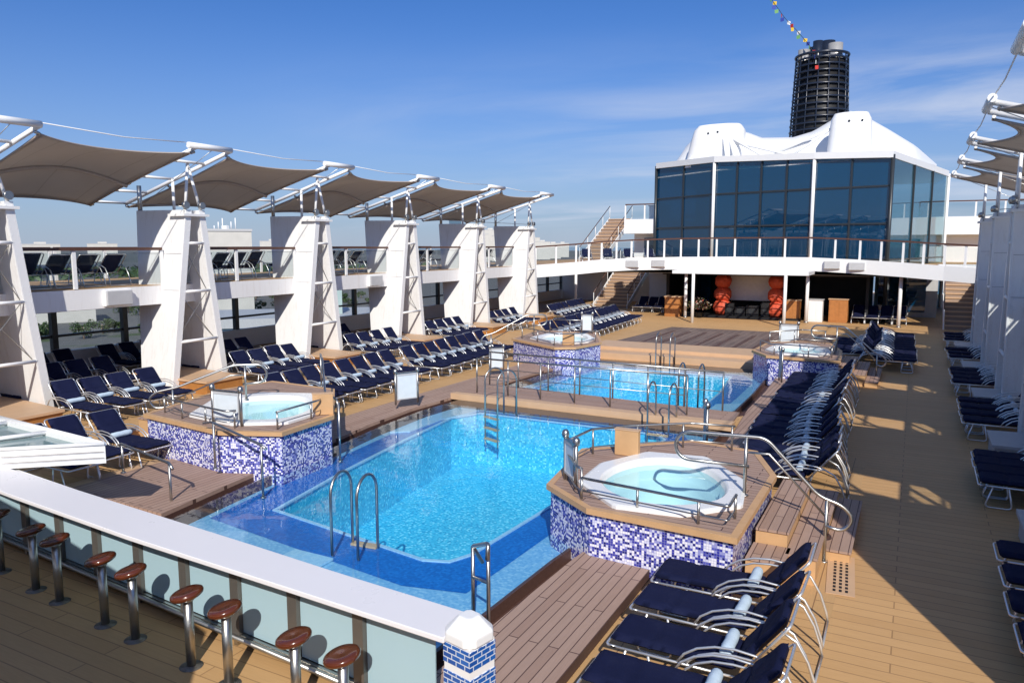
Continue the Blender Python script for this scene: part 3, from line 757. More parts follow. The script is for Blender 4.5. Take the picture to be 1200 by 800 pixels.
# ------------------------------------------------------------------ pylons with canopy arms
def pylon(side, y0, label, first=False):
    s = -1 if side == 'L' else 1
    xi = -18.6 if side == 'L' else 2.1
    X = lambda d: xi + s*d          # d metres outboard of the inner edge
    t = thing('canopy_pylon', label, 'pylon', (xi,y0+.9,0), group='canopy pylons on the %s side' % ('left' if s<0 else 'right'))
    y1 = y0+1.85; PW = -1.15 if s < 0 else -.55
    def slab(ya, yb, wb=1.35, w=.13):
        return MB().hexa([(X(0),ya,0),(X(wb),ya,0),(X(wb),ya+w,0),(X(0),ya+w,0),(X(0),yb,5.2),(X(2.2),yb,5.22),(X(2.2),yb+w,5.22),(X(0),yb+w,5.2)])
    slab(y0, y0+.78).build('front_slab', M['white'], t, bevel=.02)
    slab(y1, y1-.62, 2.2).build('rear_slab', M['white'], t, bevel=.02)
    # inner edge flanges with rivets
    for ya, yb in ((y0,y0+.78),(y1,y1-.62)):
        fm = MB()
        for q in range(30):
            f = (q+.5)/30; yy = ya+(yb-ya)*f; zq = 5.2*f; sx = X(-.02); e = -s*.005
            for dy in (.0, .14): fm.box(sx+e, sx-e*.2, yy+dy-.011, yy+dy+.011, zq-.011, zq+.011)
            fm.box(X(.07)-.016, X(.07)+.016, yy-.012, yy+.01, zq-.016, zq+.016)
        fm.hexa([(X(-.02),ya-.03,0),(X(.03),ya-.03,0),(X(.03),ya+.17,0),(X(-.02),ya+.17,0),(X(-.02),yb-.03,5.2),(X(.03),yb-.03,5.2),(X(.03),yb+.17,5.2),(X(-.02),yb+.17,5.2)]).build('edge_flange', M['white2'], t)
    for z in (1.42,2.86,4.25):
        f = z/5.2; ya = y0+.78*f+.13; yb = y1-.62*f
        MB().tube([(X(.02),ya,z),(X(.02),yb,z)], .045, 8).build('crossbar', M['white2'], t)
    m = MB()
    for (za, zb) in ((1.45,2.82),(2.9,4.2)):
        fa, fb = za/5.2, zb/5.2
        m.tube([(X(.2),y0+.78*fa+.13,za),(X(.2),y1-.62*fb,zb)], .012, 5); m.tube([(X(.2),y0+.78*fb+.13,zb),(X(.2),y1-.62*fa,za)], .012, 5)
    m.build('brace', M['steel'], t)
    # weld seams on the slab face
    m = MB()
    for z in (2.9,3.95): 
        f = z/5.2; y = y0+.78*f
        m.box(X(0),X(2.2),y-.012,y+.01,z,z+.015)
    m.build('weld_seam', M['grey'], t)
    # platform at the top and floodlights
    tp = MB().box(X(-.1),X(.6),y0+.62,y0+1.5,5.02,5.09).build('top_platform', M['white2'], t)
    for dy in (.75, 1.3):
        m = MB(); m.tube([(X(.05),y0+dy,5.09),(X(.05),y0+dy,5.25)], .02, 6); m.lathe([(.03,-.09),(.09,-.06),(.11,.05),(.10,.06)], (X(-.02),y0+dy,5.33), 12, axis='X')
        m.build('floodlight', M['steel'], tp)
    # foot plinth between the slabs
    m = MB().prism([(X(PW),y0+.22),(X(.3),y0+.22),(X(.3),y1-.02),(X(PW),y1-.35)], .004, .33); m.build('plinth_side', M['teak_side'] if s<0 else M['grey'], t); pls = [k for k in COL.objects if k.parent == t][-1]
    MB().prism([(X(PW-.05),y0+.17),(X(2.0),y0+.17),(X(2.0),y1-.02),(X(PW-.05),y1-.32)], .33, .39).build('plinth_top', M['tan_step'] if s<0 else M['grey'], pls)
    # ladder-shaped canopy arm
    c = y0+.95; zt, zo = 6.84, 5.5
    xt, xo = X(-1.0), X(3.7)
    for dy in (-.58,.58):
        MB().tube([(xt,c+dy,zt),(xo,c+dy,zo)], .058, 10).build('arm_beam', M['white2'], t)
    def zz(d): return zt+(zo-zt)*(d+1)/4.7
    MB().tube([(xt-s*.04,c-.85,zt+.04),(xt-s*.04,c+.62,zt+.04)], .082, 12).build('arm_tip_tube', M['white2'], t)
    for d in (.0,1.35,2.6,3.65):
        MB().tube([(X(d),c-.58,zz(d)),(X(d),c+.58,zz(d))], .04, 8).build('arm_rung', M['white2'], t)
    for y in (y0+.78, y1-.5):
        MB().tube([(X(.06),y,5.1),(X(.06),c,6.5)], .042, 8).build('mast_leg', M['white2'], t)
    MB().tube([(X(.06),c,6.35),(X(.06),c,zz(0)-.02)], .05, 8).build('mast_head', M['white2'], t)
    MB().tube([(X(2.1),c-.1,5.1),(X(2.1),c-.1,zz(2.1))], .065, 12).build('outer_post', M['steel'], t)
    MB().tube([(X(1.1),c+.3,5.1),(X(1.1),c+.3,zz(1.1)-.1)], .045, 10).build('inner_post', M['white2'], t)
    m = MB()
    m.tube([(X(.1),c,5.3),(xo,c-.5,zo)], .012, 5); m.tube([(X(2.1),c,5.4),(xt,c,zt)], .010, 5)
    m.build('stay', M['steel'], t)
    return c, xt, xo, zt, zo, s

def canopy(A, B, label, grp):
    (ca,xt,xo,zt,zo,s), (cb,_,_,_,_,_) = A, B
    ya, yb = ca+.66, cb-.66
    t = thing('shade_canopy', label, 'shade canopy', ((xt+xo)/2,(ya+yb)/2,6.0), group=grp)
    nu, nv = 20, 18; vs = []
    def S(u, v):       # u along y 0..1, v tip->outboard 0..1
        x0, x1 = xt + -s*(-.25), xo
        edge = 4*u*(1-u)
        xin = xt + s*(.10 + edge*.62); xout = xo - s*(.05+edge*.55)
        x = xin+(xout-xin)*v
        vv = 4*v*(1-v)
        y = ya + (yb-ya)*u + (1-2*u)*vv*.10
        zl = zt-.12+(zo-zt)*((x-xt)/(xo-xt))
        z = zl + math.sin(math.pi*u)*( .34*math.sin(math.pi*v)**1.2 + .10*(1-v)**2 -.05*v*v)
        return (x, y, z)
    for i in range(nu+1):
        for j in range(nv+1): vs.append(S(i/nu, j/nv))
    fs = [(i*(nv+1)+j, (i+1)*(nv+1)+j, (i+1)*(nv+1)+j+1, i*(nv+1)+j+1) for i in range(nu) for j in range(nv)]
    o = MB().add(vs, fs, smooth=True).build('membrane', M['membrane'], t)
    o.modifiers.new('thickness','SOLIDIFY').thickness = .012
    MB().tube([tuple(Vector(S(k/16, .58))-Vector((0,0,.05))) for k in range(17)], .055, 8).build('arched_rib', M['rib'], o)
    for v in (0,1):
        MB().tube([S(k/16, v) for k in range(17)], .022, 6).build('edge_cable', M['rib'], o)
    for u in (0,1):
        MB().tube([S(u, k/12) for k in range(13)], .03, 6).build('edge_hem', M['rib'], o)
    MB().tube([(xt,ca+.3,zt+.1),(xt,(ya+yb)/2,zt+.02),(xt,cb-.9,zt+.1)], .014, 5).build('tip_cable', M['white2'], t)
    for (u,v) in ((0,0),(0,1),(1,0),(1,1),(0,.58),(1,.58)):
        p = S(u,v); MB().tube([p, (p[0], p[1]+(-.12 if u==0 else .12), p[2]+.04)], .04, 6).build('corner_plate', M['steel'], t)

LY = [3.5, 9.0, 14.4, 19.78, 25.15, 30.85, 36.35]
RY = [5.98, 11.35, 16.75, 22.15, 27.55, 33.2]
armsL = [pylon('L', y, 'white riveted pylon on the left side, %s from the bar' % nth(i)) for i, y in enumerate(LY)]
armsR = [pylon('R', y, 'shaded white pylon on the right side, %s from the bar end' % nth(i)) for i, y in enumerate(RY)]
for i in range(len(armsL)-1): canopy(armsL[i], armsL[i+1], 'taupe fabric shade sail over the left deck, %s counted from the bar' % nth(i), 'left shade canopies')
for i in range(len(armsR)-1): canopy(armsR[i], armsR[i+1], 'taupe fabric shade sail over the right deck, %s counted from the bar end' % nth(i), 'right shade canopies')
ft = [(armsR[i][1], armsR[i][0], 7.12) for i in range(len(armsR))]

# ------------------------------------------------------------------ upper decks
m = MB(); m.prism([(-19.35,1.5),(-19.35,39.4),(-24.95,43),(-24.95,1.5)], 2.5, 3.03)
struct(m.build('upper_deck', M['white']))
struct(MB().prism([(-19.45,1.6),(-19.45,39.4),(-24.9,43),(-24.9,1.6)], 3.034, 3.04).build('upper_deck_planking', M['honey']))
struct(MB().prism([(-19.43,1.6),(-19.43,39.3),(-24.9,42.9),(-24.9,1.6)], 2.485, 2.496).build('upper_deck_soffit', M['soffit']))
struct(MB().prism([(2.85,6.3),(2.85,41),(8.6,41),(8.6,-4),(3.3,-4),(3.3,5.2)], 2.62, 3.05).build('upper_deck', M['white2']))
# deck behind the photographer
struct(MB().prism([(-25,-3),(-18.6,3.4),(-13,3.4),(-9,2.7),(-6,2.0),(-4.5,1.6),(-3.6,.6),(-1.5,-.1),(1.5,-.3),(3.3,-.6),(3.3,-4),(8.6,-4),(8.6,-9),(-25,-9)], 2.62, 3.05).build('upper_deck', M['white2']))

def deck_rail(label, a, b, z, n, grp, side=0, zs=None, width=.12, ends=False):
    a = Vector(a); b = Vector(b)
    t = thing('deck_railing', label, 'railing', (a.x,a.y,z), group=grp)
    za, zb = (z, z) if zs is None else zs
    def Z(f): return za+(zb-za)*f
    d = (b-a).normalized(); rz = math.atan2(d.y, d.x); L = (b-a).length
    MB().hexa([(a.x-d.y*w_, a.y+d.x*w_, za+zz_) if k in (0,1) else (b.x-d.y*w_, b.y+d.x*w_, zb+zz_) for k,w_,zz_ in
              [(0,-width/2,1.00),(3,-width/2,1.00),(2,width/2,1.00),(1,width/2,1.00),(0,-width/2,1.08),(3,-width/2,1.08),(2,width/2,1.08),(1,width/2,1.08)]]).build('top_rail', M['rail'], t)
    for i in range(n):
        f = i/(n-1); p = a.lerp(b, f)
        MB().rbox(p.x, p.y, Z(f)+.50, .10, .06, 1.0, rz).build('post', M['white2'], t)
    for i in range(n-1):
        f0 = (i)/(n-1)+.07/L; f1 = (i+1)/(n-1)-.07/L; p = a.lerp(b, f0); q = a.lerp(b, f1)
        MB().hexa([(p.x,p.y,Z(f0)+.06),(q.x,q.y,Z(f1)+.06),(q.x-d.y*.012,q.y+d.x*.012,Z(f1)+.06),(p.x-d.y*.012,p.y+d.x*.012,Z(f0)+.06),
                   (p.x,p.y,Z(f0)+.94),(q.x,q.y,Z(f1)+.94),(q.x-d.y*.012,q.y+d.x*.012,Z(f1)+.94),(p.x-d.y*.012,p.y+d.x*.012,Z(f0)+.94)]).build('glass_panel', M['clear'], t)
    return t
for i in range(len(LY)-1):
    deck_rail('upper deck rail with glass panels on the left, bay %s from the bar' % nth(i), (-19.42,LY[i]+.65), (-19.42,LY[i+1]+.5), 3.05, 3 if i < 6 else 3, 'left upper deck railings')
    deck_rail('outboard rail of the left upper deck, bay %s from the bar' % nth(i), (-24.8,LY[i]+.65), (-24.8,LY[i+1]+.5), 3.05, 4, 'left outboard railings')
for i in range(len(RY)-1):
    deck_rail('upper deck rail on the right side, bay %s from the bar end' % nth(i), (2.92,RY[i]+1.6), (2.92,RY[i+1]+.3), 3.05, 3, 'right upper deck railings')
# speaker boxes and pipes on the fascia
def speaker(x, y, z, rz, lab):
    t = thing('wall_speaker', lab, 'speaker', (x,y,z), rz, group='speakers on the deck edge')
    MB().box(-.38,.38,-.08,.08,-.2,.2).build('grille', M['grey'], t, world=False, bevel=.02)
    MB().box(-.40,.40,-.02,.11,-.22,.22).build('case', M['white2'], t, world=False, bevel=.02)
speaker(-19.24,13.35,2.77,R(90),'flat grey speaker on the left deck edge beside the second pylon')
speaker(-19.24,24.6,2.77,R(90),'flat grey speaker on the left deck edge between middle pylons')

# outboard window wall of the left deck
ww = thing('window_wall', 'dark framed window wall along the outboard side of the left deck', 'window wall', (-24.6,20,0))
MB().box(-24.65,-24.5,2,62,0,.75).build('sill_wall', M['white2'], ww)
MB().box(-24.65,-24.5,2,62,2.42,2.6).build('head_beam', M['darkframe'], ww)
MB().box(-24.62,-24.54,2,62,1.22,1.30).build('transom', M['darkframe'], ww)
for k in range(24):
    MB().box(-24.66,-24.48,2.1+2.5*k,2.28+2.5*k,.75,2.42).build('mullion', M['darkframe'], ww)
MB().box(-24.60,-24.585,2,62,.75,2.42).build('glass', M['clear'], ww)
rw = thing('window_wall', 'window wall along the outboard side of the right deck', 'window wall', (8.4,20,0))
MB().box(8.4,8.52,-2,62,0,.75).build('sill_wall', M['white2'], rw)
MB().box(8.4,8.52,-2,62,2.42,2.6).build('head_beam', M['darkframe'], rw)
for k in range(24):
    MB().box(8.38,8.54,2.1+2.5*k,2.28+2.5*k,.75,2.42).build('mullion', M['darkframe'], rw)

# ------------------------------------------------------------------ curved balcony across the far end
BC = [(-19.35,39.4,3.05),(-17.6,41.2,3.2),(-16.4,42.2,3.34),(-14.8,42.9,3.44),(-12.0,43.4,3.52),(-9.0,43.6,3.55),(-5.0,43.6,3.54),(-2.6,43.3,3.44),(-.6,42.8,3.33),(1.2,42.3,3.2),(2.9,41.6,3.1)]
bal = thing('balcony', 'white curved balcony crossing the far end above the stage', 'balcony', (-8,45,3))
out = [(-24.9,39.4)] + [(p[0],p[1]) for p in BC] + [(8.5,41)] + [(8.5,62),(-24.9,62)]
zt = [3.05]+[p[2] for p in BC]+[3.05,3.5,3.5]
wells = [[(-19.5,44.2),(-16.6,44.2),(-16.6,57.5),(-19.5,57.5)], [(1.2,43.3),(3.3,43.3),(3.3,52.5),(1.2,52.5)]]
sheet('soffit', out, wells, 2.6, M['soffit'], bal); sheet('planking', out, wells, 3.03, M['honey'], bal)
for wq in wells: MB().ring(offset(wq, .06), wq, 2.59, 3.05).build('well_edge', M['white2'], bal)
def strip(pts, dz0, dz1, name, mat, parent, th=.1):
    m = MB()
    for i in range(len(pts)-1):
        a, b = Vector(pts[i]), Vector(pts[i+1]); d = (b-a); d.z = 0; d.normalize(); n = Vector((-d.y,d.x,0))*th
        m.hexa([(a.x,a.y,a.z+dz0),(b.x,b.y,b.z+dz0),(b.x+n.x,b.y+n.y,b.z+dz0),(a.x+n.x,a.y+n.y,a.z+dz0),(a.x,a.y,a.z+dz1),(b.x,b.y,b.z+dz1),(b.x+n.x,b.y+n.y,b.z+dz1),(a.x+n.x,a.y+n.y,a.z+dz1)])
    return m.build(name, mat, parent)
strip(BC, -.72, 0, 'fascia', M['white2'], bal, .14)
for i in range(len(BC)-1):
    a, b = BC[i], BC[i+1]; nn = 2+int(math.dist(a[:2], b[:2])/1.35)
    deck_rail('glass railing along the far balcony edge, %s section from the left' % nth(i), (a[0],a[1]+.08), (b[0],b[1]+.08), a[2], nn, 'far balcony railings', zs=(a[2],b[2]))
for x, lab in [(-14.7,'left grey speaker hung on the balcony edge left of the stage'),(-13.2,'second grey speaker hung on the balcony edge left of the stage'),(-3.9,'left grey speaker hung on the balcony edge right of the stage'),(-2.7,'second grey speaker hung on the balcony edge right of the stage')]:
    y = lerp_line([(p[0],p[1]) for p in BC], x)-.1
    speaker(x, y, lerp_line([(p[0],p[2]) for p in BC], x)-.34, R(2), lab)
# posts under the balcony
def white_post(x, y, h, lab, r=.09):
    t = thing('white_post', lab, 'post', (x,y,0), group='white posts under the balcony')
    MB().lathe([(r,0),(r,h)], n=16).build('shaft', M['white2'], t, world=False)
    MB().lathe([(r*1.5,0),(r*1.5,.05),(r,.07)], n=16).build('base', M['steel'], t, world=False)
for x, y, lab in [(-11.75,43.85,'slim white post left of the stage under the balcony'),(-5.12,43.9,'slim white post right of the stage beside the cabinet'),(-.62,43.5,'slim white post by the right lounger block under the balcony'),(-19.6,46,'white post in the shade left of the lower staircase')]:
    white_post(x, y, 2.8, lab)

# slatted pergola over the stage front
pg = thing('stage_pergola', 'white slatted pergola projecting over the stage front', 'pergola', (-8.3,42,2.8))
m = MB(); m.box(-11.75,-4.75,40.95,41.1,2.66,2.84); m.build('front_beam', M['white2'], pg)
MB().box(-11.75,-11.6,41.1,43.5,2.66,2.84).build('side_beam', M['white2'], pg)
MB().box(-4.9,-4.75,41.1,43.5,2.66,2.84).build('side_beam', M['white2'], pg)
for k in range(11):
    x = -11.2+.6*k; MB().box(x-.035,x+.035,41.1,43.5,2.70,2.82).build('slat', M['white2'], pg)
for k in range(5):
    y = 41.4+.45*k; MB().box(-11.6,-4.9,y-.03,y+.03,2.825,2.86).build('slat', M['white2'], pg)
for x in (-10.6,-5.85):
    m = MB(); m.tube([(x,41.02,.0),(x,41.02,2.66)], .085, 14); m.build('post', M['white2'], pg)

# ------------------------------------------------------------------ glass lounge block
lg = thing('glass_lounge', 'tall faceted blue glass lounge building above the stage', 'glass building', (-7,48,0))
FA = [(-16.28,52.3,9.55),(-11.47,48.8,9.42),(-5.41,46.9,9.12),(-1.4,46.1,8.92),(1.58,58.9,8.8)]
def facet(a, b, n, rows, mat, zb=0.0, zbm=None):
    a3, b3 = Vector((a[0],a[1],0)), Vector((b[0],b[1],0)); d = (b3-a3).normalized(); nrm = Vector((d.y,-d.x,0)); L = (b3-a3).length
    for i in range(n):
        f0, f1 = i/n, (i+1)/n; p, q = a3.lerp(b3, f0), a3.lerp(b3, f1); za, zb2 = a[2]+(b[2]-a[2])*f0, a[2]+(b[2]-a[2])*f1
        MB().hexa([(p.x,p.y,zb),(q.x,q.y,zb),(q.x-nrm.x*.02,q.y-nrm.y*.02,zb),(p.x-nrm.x*.02,p.y-nrm.y*.02,zb),(p.x,p.y,za-.1),(q.x,q.y,zb2-.1),(q.x-nrm.x*.02,q.y-nrm.y*.02,zb2-.1),(p.x-nrm.x*.02,p.y-nrm.y*.02,za-.1)]).build('glass_panel', mat, lg)
        if i: MB().rbox(p.x+nrm.x*.03, p.y+nrm.y*.03, (zb+za)/2, .09, .1, za-zb-.2, math.atan2(d.y,d.x)).build('mullion', M['darkframe'], lg)
    for k in rows:
        MB().rbox((a3.x+b3.x)/2+nrm.x*.03, (a3.y+b3.y)/2+nrm.y*.03, k, L, .07, .09, math.atan2(d.y,d.x)).build('transom', M['darkframe'], lg)
rows = (5.35,7.35,3.4)
facet(FA[0], FA[1], 2, rows, M['bluegl']); facet(FA[1], FA[2], 4, rows, M['bluegl'], zb=2.6); facet(FA[2], FA[3], 2, rows, M['bluegl'], zb=2.6); facet(FA[3], FA[4], 3, (3.4,), M['bluegl2'], zb=0)
for i, c in enumerate(FA):
    mt = M['white2'] if i in (1,2,4) else M['darkframe']
    MB().tube([(c[0],c[1]-.12,0 if i in(0,3,4) else 3.0),(c[0],c[1]-.12,c[2]+.05)], .10, 10).build('corner_post', mt, lg)
# roof edge beam
strip([(p[0]-.0,p[1]-.25,p[2]) for p in FA], -.12, .24, 'roof_edge', M['white2'], lg, .3)
MB().prism([(p[0],p[1]) for p in FA]+[(1,66),(-17,66)], 8.78, 8.86).build('roof', M['white2'], lg)
# rooms inside
MB().prism([(-16,52.6),(-11.4,49.2),(-5.4,47.3),(-1.8,46.6),(.6,58),(-1,60),(-16,60)], 3.0, 3.3).build('upper_floor', M['grey'], lg)
MB().prism([(-15,55),(-10,53),(-5,52.5),(-2.4,52.5),(-2.4,60),(-15,60)], 6.1, 6.35).build('mezzanine', M['grey'], lg)
MB().box(-15.5,-2.4,60,60.2,3.3,8.7).build('inner_wall', M['soffit'], lg)
for k in range(5):
    MB().box(-14+2.7*k,-13.7+2.7*k,54.6,54.9,3.3,8.7).build('column', M['grey'], lg)
# white canopy structure on the roof
rs = thing('roof_cowl', 'left white rounded cowl on the lounge roof', 'roof cowl', (-11.7,51,9), group='white roof cowls')
def cowl(t, cx, cy, zb, w, d, h, lean=.12):
    vs = []; N = 20
    levels = [(1.02,0),(.98,.3),(.93,.62),(.87,.86),(.74,.97),(.40,1.0)]
    for f, q in levels:
        for k in range(N):
            a = 2*math.pi*k/N; cs, sn = math.cos(a), math.sin(a)
            x = math.copysign(abs(cs)**.5, cs)*w/2*f; y = math.copysign(abs(sn)**.5, sn)*d/2*f
            vs.append((cx+x+lean*q*w*.2, cy+y, zb+q*h))
    fs = [(i*N+k,i*N+(k+1)%N,(i+1)*N+(k+1)%N,(i+1)*N+k) for i in range(len(levels)-1) for k in range(N)]
    fs.append(tuple(range(5*N,6*N)))
    return MB().add(vs, fs, smooth=True).build('cowl_body', M['white2'], t)
cowl(rs, -12.1, 51.2, 9.2, 3.6, 2.2, 2.75, .5)
MB().lathe([(.07,0),(.07,.03)], (-12.3,50.2,11.3), 8, axis='Y').lathe([(.07,0),(.07,.03)], (-11.7,50.2,11.35), 8, axis='Y').build('lamp', M['darkframe'], rs)
rs2 = thing('roof_cowl', 'right taller white rounded cowl on the lounge roof', 'roof cowl', (-3.8,50,9), group='white roof cowls')
cowl(rs2, -3.85, 50, 8.9, 2.5, 2.2, 3.0, .0)
MB().lathe([(.07,0),(.07,.03)], (-3.9,49.0,11.3), 8, axis='Y').lathe([(.07,0),(.07,.03)], (-3.2,49.0,11.3), 8, axis='Y').build('lamp', M['darkframe'], rs2)
# stretched white roof membranes between the cowls
rm = thing('roof_membrane', 'white tensioned roof membrane and trusses between the two cowls', 'roof membrane', (-7.5,52,9))
def patch(c00, c10, c01, c11, sag, name):
    n = 10; vs = []
    for i in range(n+1):
        for j in range(n+1):
            u, v = i/n, j/n
            p = (Vector(c00)*(1-u)+Vector(c10)*u)*(1-v)+(Vector(c01)*(1-u)+Vector(c11)*u)*v
            p.z -= sag*math.sin(math.pi*u)*(1-.3*v); vs.append(p)
    fs = [(i*(n+1)+j,(i+1)*(n+1)+j,(i+1)*(n+1)+j+1,i*(n+1)+j+1) for i in range(n) for j in range(n)]
    MB().add(vs, fs, smooth=True).build(name, M['white2'], rm)
ridge = [(-15.9,9.6),(-15.2,10.3),(-14.6,11.3),(-13.9,11.85),(-12.2,11.95),(-10.6,11.75),(-9.6,11.3),(-7.6,11.2),(-6.4,11.5),(-5.2,12.2),(-4.2,12.65),(-3.3,12.2),(-2.0,11.35),(-.5,10.3),(1.0,9.3)]
def shell():
    nx, ny = 60, 18; vs = []
    for i in range(nx+1):
        x = -16.0+16.8*i/nx; H = lerp_line(ridge, x)
        for j in range(ny+1):
            v = j/ny
            yf = 50.6+1.2*max(0,(x+13)/-3) + (abs(x+8)/9)**2*.6
            yf = max(yf, 46.9+(x+1.4)*4.35)
            y = yf + (62-yf)*v
            if v < .3: z = 9.2+(H-9.2)*math.sin(v/.3*math.pi/2)**.8
            else: z = H-(H-9.0)*((v-.3)/.7)**1.4
            vs.append((x, y, z))
    return MB().add(vs, [(i*(ny+1)+j,(i+1)*(ny+1)+j,(i+1)*(ny+1)+j+1,i*(ny+1)+j+1) for i in range(nx) for j in range(ny)], smooth=True)
shell().build('membrane', M['white2'], rm)
for a, b in [((-11.0,50.4,11.0),(-8.2,49.4,9.3)),((-11.0,50.4,11.0),(-10.4,49.6,9.4)),((-10.9,50.4,10.7),(-6.8,49.3,9.5)),((-4.9,49.6,11.0),(-8.9,49.7,9.4)),((-4.9,49.6,11.0),(-7.3,49.2,9.3)),((-9.6,49.5,9.3),(-6.0,49.9,10.4)),((-11.3,50.2,10.9),(-10.9,49.5,9.3))]:
    MB().tube([a,b], .07, 8).build('truss_tube', M['white2'], rm)

# dark stage recess under the balcony
sg = thing('stage', 'dark stage recess under the glass lounge', 'stage', (-8,48,0))
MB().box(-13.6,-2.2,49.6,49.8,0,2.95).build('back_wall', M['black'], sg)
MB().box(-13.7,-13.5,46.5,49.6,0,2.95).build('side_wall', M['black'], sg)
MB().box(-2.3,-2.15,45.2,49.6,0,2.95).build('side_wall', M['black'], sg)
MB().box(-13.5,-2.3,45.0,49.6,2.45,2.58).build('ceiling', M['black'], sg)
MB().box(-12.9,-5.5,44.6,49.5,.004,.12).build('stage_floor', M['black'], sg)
ss = thing('projection_screen', 'pale projection screen at the back of the stage', 'screen', (-8.4,46.8,.12))
MB().box(-9.95,-7.0,46.35,46.4,.95,2.45).build('cloth', M['screen'], ss); MB().box(-10.0,-6.95,46.41,46.46,.92,2.44).build('frame', M['grey'], ss)
for x in (-9.8,-7.3): MB().box(x-.04,x+.04,46.87,46.95,.12,2.3).build('leg', M['darkframe'], ss)
def coral(x, y, lab):
    t = thing('ball_column', lab, 'decoration', (x,y,.12), group='red ball columns beside the screen')
    rnd = random.Random(int(x*10))
    for k in range(3):
        z = .42+.78*k; m = MB(); rr = .52-.03*k
        vs = []; N = 14; fs = []
        for i in range(9):
            for j in range(N):
                th = math.pi*i/8; ph = 2*math.pi*j/N; q = rr*(1+.12*rnd.random())
                vs.append((x+math.sin(th)*math.cos(ph)*q, y+math.sin(th)*math.sin(ph)*q, .12+z+math.cos(th)*q*.92))
        for i in range(8):
            for j in range(N): fs.append((i*N+j,i*N+(j+1)%N,(i+1)*N+(j+1)%N,(i+1)*N+j))
        m.add(vs, fs).build('ball', M['coral'], t)
    MB().tube([(x,y,.12),(x,y,2.4)], .04, 6).build('pole', M['darkframe'], t)
coral(-10.0, 45.6, 'stacked coral red balls left of the stage screen'); coral(-6.95, 45.6, 'stacked coral red balls right of the stage screen')
def cabinet(x, y, w, d, h, mat, lab, name='bar_cabinet', cat='cabinet'):
    t = thing(name, lab, cat, (x,y,.0))
    MB().box(-w/2,w/2,-d/2,d/2,.004,h).build('body', mat, t, world=False, bevel=.015)
    MB().box(-w/2-.04,w/2+.04,-d/2-.04,d/2+.04,h,h+.05).build('top', M['tan_step'] if mat != M['white2'] else M['grey'], t, world=False)
    for k in (-1,1): MB().box(k*w/4-w/5,k*w/4+w/5,-d/2-.015,-d/2-.001,.1,h-.1).build('door', mat, t, world=False)
cabinet(-12.6,44.4,.9,.7,1.15,M['wood'],'wooden cabinet left of the stage under the balcony')
cabinet(-6.0,45.2,.8,.7,1.1,M['wood'],'wooden cabinet between stage and white cabinet')
cabinet(-4.75,44.8,.75,.6,1.2,M['white2'],'white cabinet beside the right stage post')
cabinet(-3.6,45.1,.95,.7,1.25,M['wood'],'wooden cabinet right of the white cabinet')
def amp(x, y, w, h, lab, z=.12):
    t = thing('stage_amplifier', lab, 'amplifier', (x,y,z), group='dark stage equipment')
    MB().box(-w/2,w/2,-.2,.2,0,h).build('cabinet', M['black'], t, world=False, bevel=.02)
    MB().lathe([(w*.3,0),(w*.3,.02),(w*.1,.01)], (0,-.22,h*.5), 16, axis='Y').build('cone', M['darkframe'], t, world=False)
for i, (x,w,h) in enumerate([(-9.5,.5,.7),(-8.9,.6,.5),(-8.2,.7,.6),(-7.5,.45,.8)]): amp(x, 45.3, w, h, 'black amplifier on the stage floor, %s from the left' % nth(i))
pp = thing('stage_plant', 'bushy flowering potted plant at the left of the stage', 'potted plant', (-11.0,44.1,0))
MB().lathe([(.16,0),(.22,.3),(.24,.32)], (-11.0,44.1,.005), 14).build('pot', M['black'], pp)
m = MB(); rr = random.Random(3)
for k in range(260):
    a = rr.random()*6.28; b = rr.random()*1.5; q = .15+.45*rr.random()
    c = Vector((-11+math.cos(a)*math.cos(b)*q*1.2, 44.1+math.sin(a)*math.cos(b)*q*1.2, .5+math.sin(b)*q*1.2)); e = Vector((rr.uniform(-1,1),rr.uniform(-1,1),rr.uniform(-1,1)))*.07; f = Vector((rr.uniform(-1,1),rr.uniform(-1,1),rr.uniform(-1,1)))*.07
    m.add([c-e,c+f,c+e,c-f], [(0,1,2,3)])
def leafmat(name, stops):
    t = NT(name); g = t.n('ShaderNodeNewGeometry'); c = t.ramp(g.outputs['Random Per Island'], stops); t.bsdf(c, .6); return t.m
M['flower'] = leafmat('flowers_and_leaves', [(0,(.05,.09,.03)),(.55,(.10,.05,.02)),(.75,(.5,.45,.38)),(.9,(.35,.08,.05))])
m.build('foliage', M['flower'], pp)

